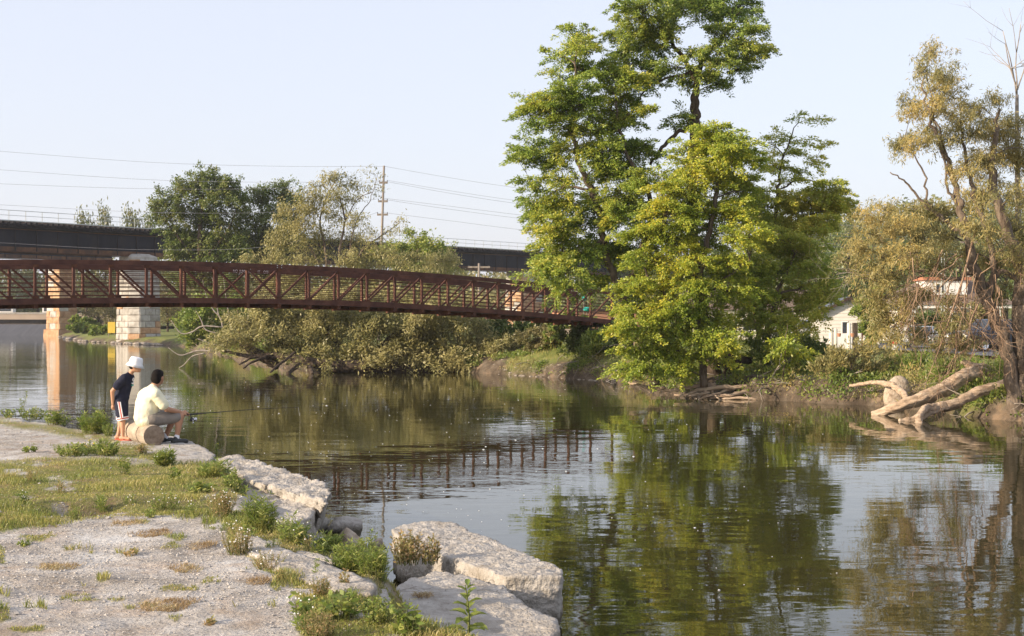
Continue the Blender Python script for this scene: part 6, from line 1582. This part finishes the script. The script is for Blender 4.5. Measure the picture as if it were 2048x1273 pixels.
# floating seed fluff
n = 520
Yp = 13 * np.exp(rng.random(n) * math.log(62 / 13)); Xp = rng.uniform(-.26, .24, n) * Yp
dn = sdist(Xp, Yp, NEAR); df = sdist(Xp, Yp, SHORE)
k = (dn < -1.4) & (df < -.6) & (rng.random(n) < np.clip(.55 + .45 * np.exp(-((Xp + 3) / 6) ** 2), .3, 1) * np.where(Xp > 4, .35, 1))
Xp, Yp = Xp[k], Yp[k]; n = len(Xp); sz = rng.uniform(.004, .012, n) * (Yp / 24) ** .6 * np.where(rng.random(n) < .08, 1.8, 1)
V = OCT[None] * sz[:, None, None] * np.array([1.2, 1.2, .6]) + np.stack([Xp, Yp, np.full(n, .004)], -1)[:, None]
g = Geo(); g.add(V.reshape(-1, 3), None, (np.arange(n)[:, None, None] * 6 + FT_[None]).reshape(-1, 3))
o = g.build('floating_fluff', M['fluff'], kind='stuff'); o['label'] = 'white seed fluff floating on the river'; o['category'] = 'fluff'

# ------------------------------------------------------------------ the two anglers
def capsule(g, p, q, r0, r1, k=12):
    p, q = np.asarray(p, float), np.asarray(q, float); d = nrm(q - p)
    pts, rr_ = [], []
    for i in range(5):
        t = math.pi / 2 * i / 4; pts.append(p - d * r0 * math.cos(t)); rr_.append(max(r0 * math.sin(t), .001))
    for i in range(5):
        t = math.pi / 2 * i / 4; pts.append(q + d * r1 * math.sin(t)); rr_.append(max(r1 * math.cos(t), .001))
    g.tube(pts, rr_, k)
def fuse(o, vox, it=4, fac=.5):
    m = o.modifiers.new('fuse', 'REMESH'); m.mode = 'VOXEL'; m.voxel_size = vox; m.use_smooth_shade = True
    m = o.modifiers.new('soften', 'SMOOTH'); m.iterations = it; m.factor = fac
def frame(origin, yaw):
    f = np.array([math.cos(yaw), math.sin(yaw), 0]); l = np.array([-math.sin(yaw), math.cos(yaw), 0]); u = np.array([0, 0, 1.])
    Mx = np.stack([f, l, u], 1)
    return (lambda a, b, c: np.asarray(origin) + f * a + l * b + u * c), Mx
def hand(g, cv, w, d, palm_n, side, s=1.0, curl=1.0):
    """palm at wrist w going along d; fingers curl about palm_n; thumb leaves on side"""
    w, d, pn = np.asarray(w), nrm(d), nrm(palm_n); lat = nrm(np.cross(d, pn)) * side
    g.ball(w + d * .045 * s, (.036 * s, .036 * s, .036 * s), 8, 6)
    for i, (o_, L) in enumerate(((-.030, .062), (-.010, .074), (.011, .070), (.031, .052))):
        b = w + d * .075 * s + lat * o_ * s
        capsule(g, w + d * .03 * s + lat * o_ * .8 * s, b, .013 * s, .0115 * s, 8)
        d1 = nrm(d + pn * .5 * curl); m1 = b + d1 * L * .45 * s
        d2 = nrm(d * .35 + pn * 1.2 * curl); m2 = m1 + d2 * L * .32 * s
        d3 = nrm(-d * .4 * curl + pn); m3 = m2 + d3 * L * .26 * s
        capsule(g, b, m1, .0105 * s, .0095 * s, 8); capsule(g, m1, m2, .0095 * s, .009 * s, 8); capsule(g, m2, m3, .009 * s, .008 * s, 8)
    t0 = w + d * .02 * s + lat * -.032 * s; t1 = t0 + nrm(d * .7 - lat * .8 + pn * .5) * .035 * s; t2 = t1 + nrm(d + pn * .7) * .03 * s
    capsule(g, t0, t1, .014 * s, .0115 * s, 8); capsule(g, t1, t2, .0115 * s, .0095 * s, 8)

# log seat
lx, ly = (308 - 1024) / FPX * 21.9, 21.9
A_ = np.array([lx, ly, 0]); B_ = np.array([(268 - 1024) / FPX * 22.9, 22.9, 0])
zl = max(zn1(A_[0], A_[1]), .73) + .155
A_[2] = B_[2] = zl
lg = thing('log_seat', 'short barkless log lying on the slab as a seat', 'log', (A_ + B_) / 2 - [0, 0, .16])
g = Geo(); c = cr([A_, A_ + (B_ - A_) * .33, A_ + (B_ - A_) * .66, B_], 5)
g.tube(c, .165 + rng.normal(size=len(c)) * .0035, 22); g.build('trunk', M['log'], lg, smooth=False)
dl = nrm(A_ - B_); s_ = nrm(np.cross(dl, [0, 0, 1])); u_ = np.cross(s_, dl)
MM = np.stack([s_, u_, dl], 1)
g = Geo(); g.lathe([(.158, -.012), (.160, .006), (.10, .011), (.05, .008), (.001, .012)], A_, 22, M=MM); g.build('sawn_face', M['log_end'], lg)
g = Geo(); g.lathe([(.164, -.01), (.171, -.008), (.171, .008), (.164, .01)], A_ + (B_ - A_) * .36, 22, M=MM); g.build('bark_ring', M['bark'], lg)

# man
mid = A_ + (B_ - A_) * .30
zg = zl - .16
mo = np.array([mid[0] + .0, mid[1], zg])
cv, MX = frame(mo, R(30))
man = thing('person', 'man in pale yellow t-shirt and grey shorts sitting on the log holding a rod', 'person', mo)
b = Geo()
b.ball(cv(0, 0, .42), (.15, .19, .14), 14, 10, MX)
capsule(b, cv(-.02, 0, .50), cv(.0, 0, .66), .15, .15)
b.ball(cv(.02, 0, .72), (.14, .20, .16), 14, 10, MX)
for s in (-1, 1):
    capsule(b, cv(.03, s * .09, .80), cv(.05, s * .19, .80), .085, .078)
capsule(b, cv(.06, 0, .85), cv(.14, 0, .96), .068, .06)
ca_, sa_ = math.cos(R(38)), math.sin(R(38))
cb0 = cv
def cv_head(a, l, u): a, l = a - .15, l; return cb0(.15 + a * ca_ - l * sa_, a * sa_ + l * ca_, u)
MXb = MX
MXh = MX @ np.array([[ca_, -sa_, 0], [sa_, ca_, 0], [0, 0, 1]])
cv, MX = cv_head, MXh
hc = cv(.175, 0, 1.045)
b.ball(hc, (.10, .078, .115), 14, 10, MX); b.ball(cv(.205, 0, 1.0), (.072, .062, .075), 12, 8, MX)
b.ball(cv(.282, 0, 1.03), (.018, .014, .02), 8, 6, MX); b.ball(cv(.266, 0, .995), (.018, .026, .01), 8, 6, MX); b.ball(cv(.258, 0, .955), (.02, .03, .018), 8, 6, MX)
for s in (-1, 1): b.ball(cv(.165, s * .082, 1.035), (.024, .012, .034), 8, 6, MX)
cv, MX = cb0, MXb
for s in (-1, 1):
    hip, kn, an = cv(.05, s * .11, .40), cv(.47, s * .15, .43), cv(.41 if s < 0 else .33, s * .16, .10)
    capsule(b, hip, kn, .098, .066); b.ball(kn, .066, 12, 8)
    capsule(b, kn, an, .062, .038); b.ball(kn + (an - kn) * .32 - MX[:, 0] * .022, (.05, .05, .10), 10, 8, MX)
# right arm (towards the camera), left arm
shR, elR, wrR = cv(.06, -.23, .79), cv(.22, -.27, .56), cv(.50, -.14, .49)
shL, elL, wrL = cv(.08, .23, .79), cv(.27, .24, .56), cv(.50, .07, .44)
for sh, el, wr in ((shR, elR, wrR), (shL, elL, wrL)):
    capsule(b, sh, el, .060, .046); capsule(b, el, wr, .046, .029)
hand(b, cv, wrR, MX[:, 0] * 1 + MX[:, 1] * .15, -MX[:, 2] * 1 + MX[:, 1] * .3, 1, 1.05)
hand(b, cv, wrL, MX[:, 0] * 1 - MX[:, 1] * .35, -MX[:, 1] * .6 + MX[:, 2] * .4, -1, 1.05)
bo = b.build('body', M['skin'], man, smooth=True); fuse(bo, .0075, 5)
for s in (-1, 1):
    g = Geo(); g.ball(cv_head(.262, s * .032, 1.052), .009, 8, 6, MX); g.build('eye', M['black'], man, smooth=True)
g = Geo()
g.ball(cv(-.03, 0, .37), (.17, .20, .12), 14, 10, MX)
capsule(g, cv(-.045, 0, .42), cv(-.02, 0, .64), .175, .175)
g.ball(cv(.0, 0, .58), (.19, .225, .21), 16, 12, MX); g.ball(cv(.02, 0, .73), (.172, .235, .17), 16, 12, MX)
for s, sh, el in ((-1, shR, elR), (1, shL, elL)):
    capsule(g, cv(.04, s * .08, .81), sh, .102, .098); capsule(g, sh, sh + (el - sh) * .70, .092, .092)
capsule(g, cv(.055, 0, .84), cv(.085, 0, .885), .085, .072)
so = g.build('t_shirt', M['shirt'], man, smooth=True); fuse(so, .014, 7)
m = so.modifiers.new('folds', 'DISPLACE'); m.texture = tex1; m.strength = .05; m.texture_coords = 'GLOBAL'
g = Geo(); g.ball(cv(.03, 0, .38), (.185, .215, .135), 14, 10, MX)
for s in (-1, 1): capsule(g, cv(.06, s * .11, .40), cv(.40, s * .148, .425), .118, .095)
g.ball(cv(.05, 0, .44), (.165, .222, .10), 14, 10, MX); so = g.build('shorts', M['khaki'], man, smooth=True); fuse(so, .014, 5)
m = so.modifiers.new('folds', 'DISPLACE'); m.texture = tex1; m.strength = .02; m.texture_coords = 'GLOBAL'
g = Geo(); g.ball(cv_head(.150, 0, 1.075), (.106, .090, .100), 16, 10, MXh); g.ball(cv_head(.112, 0, 1.02), (.066, .086, .085), 14, 10, MXh); g.ball(cv_head(.185, 0, 1.105), (.085, .076, .065), 12, 8, MXh)
ho = g.build('hair', M['hair'], man, smooth=True); fuse(ho, .012, 3); m = ho.modifiers.new('locks', 'DISPLACE'); m.texture = tex2; m.strength = .015; m.texture_coords = 'GLOBAL'
for s in (-1, 1):
    ax = .41 if s < 0 else .33; g = Geo()
    capsule(g, cv(ax - .05, s * .165, .045), cv(ax + .14, s * .185, .038), .046, .040); capsule(g, cv(ax - .01, s * .165, .06), cv(ax - .005, s * .165, .10), .045, .043)
    sh_ = g.build('shoe', M['black'], man, smooth=True); fuse(sh_, .01, 3)
    g = Geo(); g.ball(cv(ax + .045, s * .176, .012), (.145, .05, .016), 14, 6, MX); g.build('sole', M['white'], sh_, smooth=True)
    g = Geo(); capsule(g, cv(ax - .003, s * .163, .085), cv(ax + .002, s * .163, .125), .044, .042); g.build('sock', M['hat'], man, smooth=True)

# fishing rod
hp = wrR + MX[:, 0] * .10 - MX[:, 2] * .035
tipd = nrm(np.array([.80, .60, .035])); tip = hp + tipd * 1.95
rod = thing('fishing_rod', 'thin black fishing rod with spinning reel held out over the water', 'fishing rod', hp)
g = Geo(); g.tube([hp - tipd * .22, hp + tipd * .16], [.014, .012], 10); g.build('grip', M['black'], rod, smooth=True)
c = cr([hp + tipd * .1, hp + tipd * .7, hp + tipd * 1.4 + np.array([0, 0, -.006]), tip - np.array([0, 0, .03])], 6)
g = Geo(); g.tube(c, np.linspace(.008, .003, len(c)), 6); g.build('blank', M['black'], rod, smooth=True)
rc = hp + tipd * .06 - np.array([0, 0, .085])
rl = Geo(); rl.tube([hp + tipd * .04, rc], [.008, .010], 6); rl.ball(rc, (.035, .026, .03), 10, 8, MX)
ro = rl.build('reel', M['black'], rod, smooth=True)
MR = np.stack([nrm(np.cross(tipd, [0, 0, 1])), np.cross(nrm(np.cross(tipd, [0, 0, 1])), tipd), tipd], 1)
g = Geo(); g.lathe([(.001, 0), (.032, 0), (.034, .01), (.022, .014), (.022, .04), (.034, .044), (.032, .052), (.001, .055)], rc + tipd * .025, 12, M=MR); g.build('spool', M['chrome'], ro, smooth=True)
g = Geo(); g.tube([rc, rc - MX[:, 1] * .06, rc - MX[:, 1] * .065 - MX[:, 2] * .04], .006, 6); g.ball(rc - MX[:, 1] * .075 - MX[:, 2] * .045, .013, 8, 6); g.build('crank', M['chrome'], ro, smooth=True)
g = Geo(); e_ = G(600, 826, 0); c = cr([tip - np.array([0, 0, .03]), (tip + e_) / 2 - np.array([0, 0, .12]), e_], 8); g.tube(c, .0018, 4); g.build('fishing_line', M['fluff'], rod)

# boy
bpx, bY = 242, 22.75
bx = (bpx - 1024) / FPX * bY; zb = max(zn1(bx, bY), .72) + .02
bo_ = np.array([bx, bY, zb]); cb, BX = frame(bo_, R(-4))
cb_ = cb
def cb(a, l, u): return cb_(a + .13 * max(0, u - .60), l, u)
boy = thing('person', 'boy in white bucket hat, navy shirt and striped shorts leaning to watch the rod', 'person', bo_)
K = 1.0
b = Geo()
b.ball(cb(0, 0, .66), (.095, .125, .10), 12, 8, BX); capsule(b, cb(.0, 0, .72), cb(.03, 0, .90), .095, .098)
b.ball(cb(.045, 0, .95), (.09, .135, .11), 12, 8, BX)
for s in (-1, 1): capsule(b, cb(.055, s * .06, 1.0), cb(.055, s * .135, 1.005), .058, .050)
capsule(b, cb(.075, 0, 1.03), cb(.125, 0, 1.12), .045, .040)
b.ball(cb(.165, 0, 1.19), (.092, .074, .105), 14, 10, BX); b.ball(cb(.20, 0, 1.145), (.062, .055, .065), 12, 8, BX)
b.ball(cb(.262, 0, 1.165), (.016, .013, .018), 8, 6, BX); b.ball(cb(.250, 0, 1.13), (.014, .022, .009), 8, 6, BX); b.ball(cb(.24, 0, 1.10), (.018, .026, .016), 8, 6, BX)
for s in (-1, 1): b.ball(cb(.155, s * .078, 1.175), (.022, .011, .03), 8, 6, BX)
ank = {-1: cb(.055, -.075, .075), 1: cb(-.075, .085, .075)}
for s in (-1, 1):
    hip, an = cb(0, s * .07, .62), ank[s]; kn = (hip + an) / 2 + BX[:, 0] * .025 + BX[:, 2] * .0
    capsule(b, hip, kn, .074, .048); capsule(b, kn, an, .046, .030); b.ball(kn + (an - kn) * .35 - BX[:, 0] * .014, (.036, .036, .075), 10, 8, BX)
    capsule(b, an - BX[:, 2] * .035 - BX[:, 0] * .03, an - BX[:, 2] * .045 + BX[:, 0] * .11 + BX[:, 1] * s * .02, .030, .024)
    for t in range(5): capsule(b, an - BX[:, 2] * .05 + BX[:, 0] * .10 + BX[:, 1] * (s * .02 + (t - 2) * .012), an - BX[:, 2] * .054 + BX[:, 0] * (.145 - .008 * abs(t - 2 + s)) + BX[:, 1] * (s * .02 + (t - 2) * .013), .009, .007, 6)
arm = {-1: (cb(.05, -.155, 1.0), cb(-.10, -.19, .79), cb(-.09, -.12, .575)), 1: (cb(.05, .155, 1.0), cb(-.09, .19, .80), cb(-.10, .10, .60))}
for s in (-1, 1):
    sh, el, wr = arm[s]; capsule(b, sh, el, .043, .033); capsule(b, el, wr, .033, .022)
    hand(b, cb, wr, -BX[:, 2] * 1 + BX[:, 1] * (-s) * .3, -BX[:, 1] * s, s, .82, .6)
bb = b.build('body', M['skin_boy'], boy, smooth=True); fuse(bb, .0065, 5)
for s in (-1, 1):
    g = Geo(); g.ball(cb(.248, s * .028, 1.18), .009, 8, 6, BX); g.build('eye', M['black'], boy, smooth=True)
g = Geo(); capsule(g, cb(-.005, 0, .66), cb(.03, 0, .92), .12, .118); g.ball(cb(.0, 0, .68), (.125, .15, .09), 14, 8, BX); g.ball(cb(.04, 0, .95), (.112, .155, .115), 14, 8, BX)
for s in (-1, 1):
    sh, el, wr = arm[s]; capsule(g, cb(.05, s * .05, 1.01), sh, .066, .068); capsule(g, sh, sh + (el - sh) * .62, .066, .066)
capsule(g, cb(.065, 0, 1.02), cb(.08, 0, 1.045), .066, .056)
so = g.build('t_shirt', M['navy'], boy, smooth=True); fuse(so, .011, 6); m = so.modifiers.new('folds', 'DISPLACE'); m.texture = tex1; m.strength = .02; m.texture_coords = 'GLOBAL'
g = Geo(); c = cr([cb(.155, -.005, .99), cb(.162, -.035, .985), cb(.158, -.045, .962), cb(.163, -.02, .945), cb(.163, .0, .925), cb(.158, -.03, .905), cb(.15, -.05, .915)], 4); g.tube(c, .009, 6); g.build('shirt_print', M['hat'], boy, smooth=True)
g = Geo(); c = cr([cb(.155, -.05, .88), cb(.160, -.01, .875), cb(.156, .03, .88)], 4); g.tube(c, .010, 6); g.build('shirt_print', M['teal'], boy, smooth=True)
g = Geo(); g.ball(cb(0, 0, .66), (.115, .145, .10), 14, 8, BX)
hem = {}
for s in (-1, 1):
    an = ank[s]; hip = cb(0, s * .07, .62); kn = (hip + an) / 2 + BX[:, 0] * .025; hm = hip + (kn - hip) * .74; hem[s] = (hip, hm, nrm(kn - hip))
    capsule(g, hip, hm, .093, .100)
so = g.build('shorts', M['navy'], boy, smooth=True); fuse(so, .011, 4)
for s in (-1, 1):
    hip, hm, dv = hem[s]
    MH = np.stack([nrm(np.cross([0, 1, 0], dv)), np.cross(dv, nrm(np.cross([0, 1, 0], dv))), dv], 1)
    for off, mt in ((.055, 'hat'), (.072, 'stripe_red'), (.088, 'hat')):
        rr2 = .100 * math.sqrt(max(.12, 1 - (off / .1) ** 2)) if off > .1 else .1
        g = Geo(); g.lathe([(.075, off - .008), (.101 - off * .12, off - .008), (.101 - off * .12, off + .008), (.075, off + .008)], hm, 18, M=MH); g.build('hem_stripe', M[mt], so)
    outw = BX[:, 1] * s * 1.0 + BX[:, 0] * .25
    outw = nrm(outw)
    for dx, mt in ((-.018, 'hat'), (0, 'stripe_red'), (.018, 'hat')):
        g = Geo(); c = [hip + outw * .093 + BX[:, 0] * dx + dv * .0, hip + outw * .099 + (hm - hip) * .5 + BX[:, 0] * dx, hm + outw * .101 + BX[:, 0] * dx + dv * .05]
        g.tube(cr(c, 4), .009, 6); g.build('side_stripe', M[mt], so)
ht = R(14)
TH_ = BX @ np.array([[math.cos(ht), 0, math.sin(ht)], [0, 1, 0], [-math.sin(ht), 0, math.cos(ht)]])
g = Geo(); g.lathe([(.145, -.045), (.150, -.050), (.112, .0), (.108, .012), (.104, .05), (.094, .088), (.085, .098), (.05, .104), (.001, .106)], cb(.158, 0, 1.225), 24, M=TH_)
ho = g.build('bucket_hat', M['hat'], boy, smooth=True)
m = ho.modifiers.new('cloth', 'SOLIDIFY'); m.thickness = .006
g = Geo(); g.ball(cb(.135, 0, 1.19), (.085, .080, .075), 12, 8, BX); g.build('hair', M['hair'], boy, smooth=True)
for s in (-1, 1):
    an = ank[s]; g = Geo(); g.ball(an - BX[:, 2] * .072 + BX[:, 0] * .05 + BX[:, 1] * s * .01, (.125, .048, .014), 14, 6, BX); fo = g.build('flip_flop', M['flop'], boy, smooth=True)
    g = Geo(); g.tube([an - BX[:, 2] * .06 + BX[:, 0] * .02 + BX[:, 1] * .045, an - BX[:, 2] * .016 + BX[:, 0] * .06, an - BX[:, 2] * .05 + BX[:, 0] * .115], .006, 6); g.tube([an - BX[:, 2] * .06 + BX[:, 0] * .02 - BX[:, 1] * .045, an - BX[:, 2] * .016 + BX[:, 0] * .06], .006, 6); g.build('strap', M['flop'], fo, smooth=True)

for o in bpy.data.objects:                 # loose trims that belong to the setting carry their kind
    if o.parent is None and o.type == 'MESH' and 'label' not in o and 'kind' not in o: o['kind'] = 'structure'

# thin summer haze filling the valley
g = Geo(); g.box((-3300, -3200, -3.5), (3300, 1900, 75))
hz_ = g.build('haze', None); hz_['kind'] = 'stuff'; hz_['label'] = 'thin warm summer haze over the river valley'; hz_['category'] = 'haze'
hm = bpy.data.materials.new('haze'); n, l = nt(hm); n.remove(n['Principled BSDF'])
pv = n.new('ShaderNodeVolumePrincipled'); pv.inputs['Color'].default_value = (.92, .94, 1, 1); pv.inputs['Density'].default_value = .0002; pv.inputs['Anisotropy'].default_value = .2
l.new(pv.outputs[0], n['Material Output'].inputs['Volume']); hz_.data.materials.append(hm)
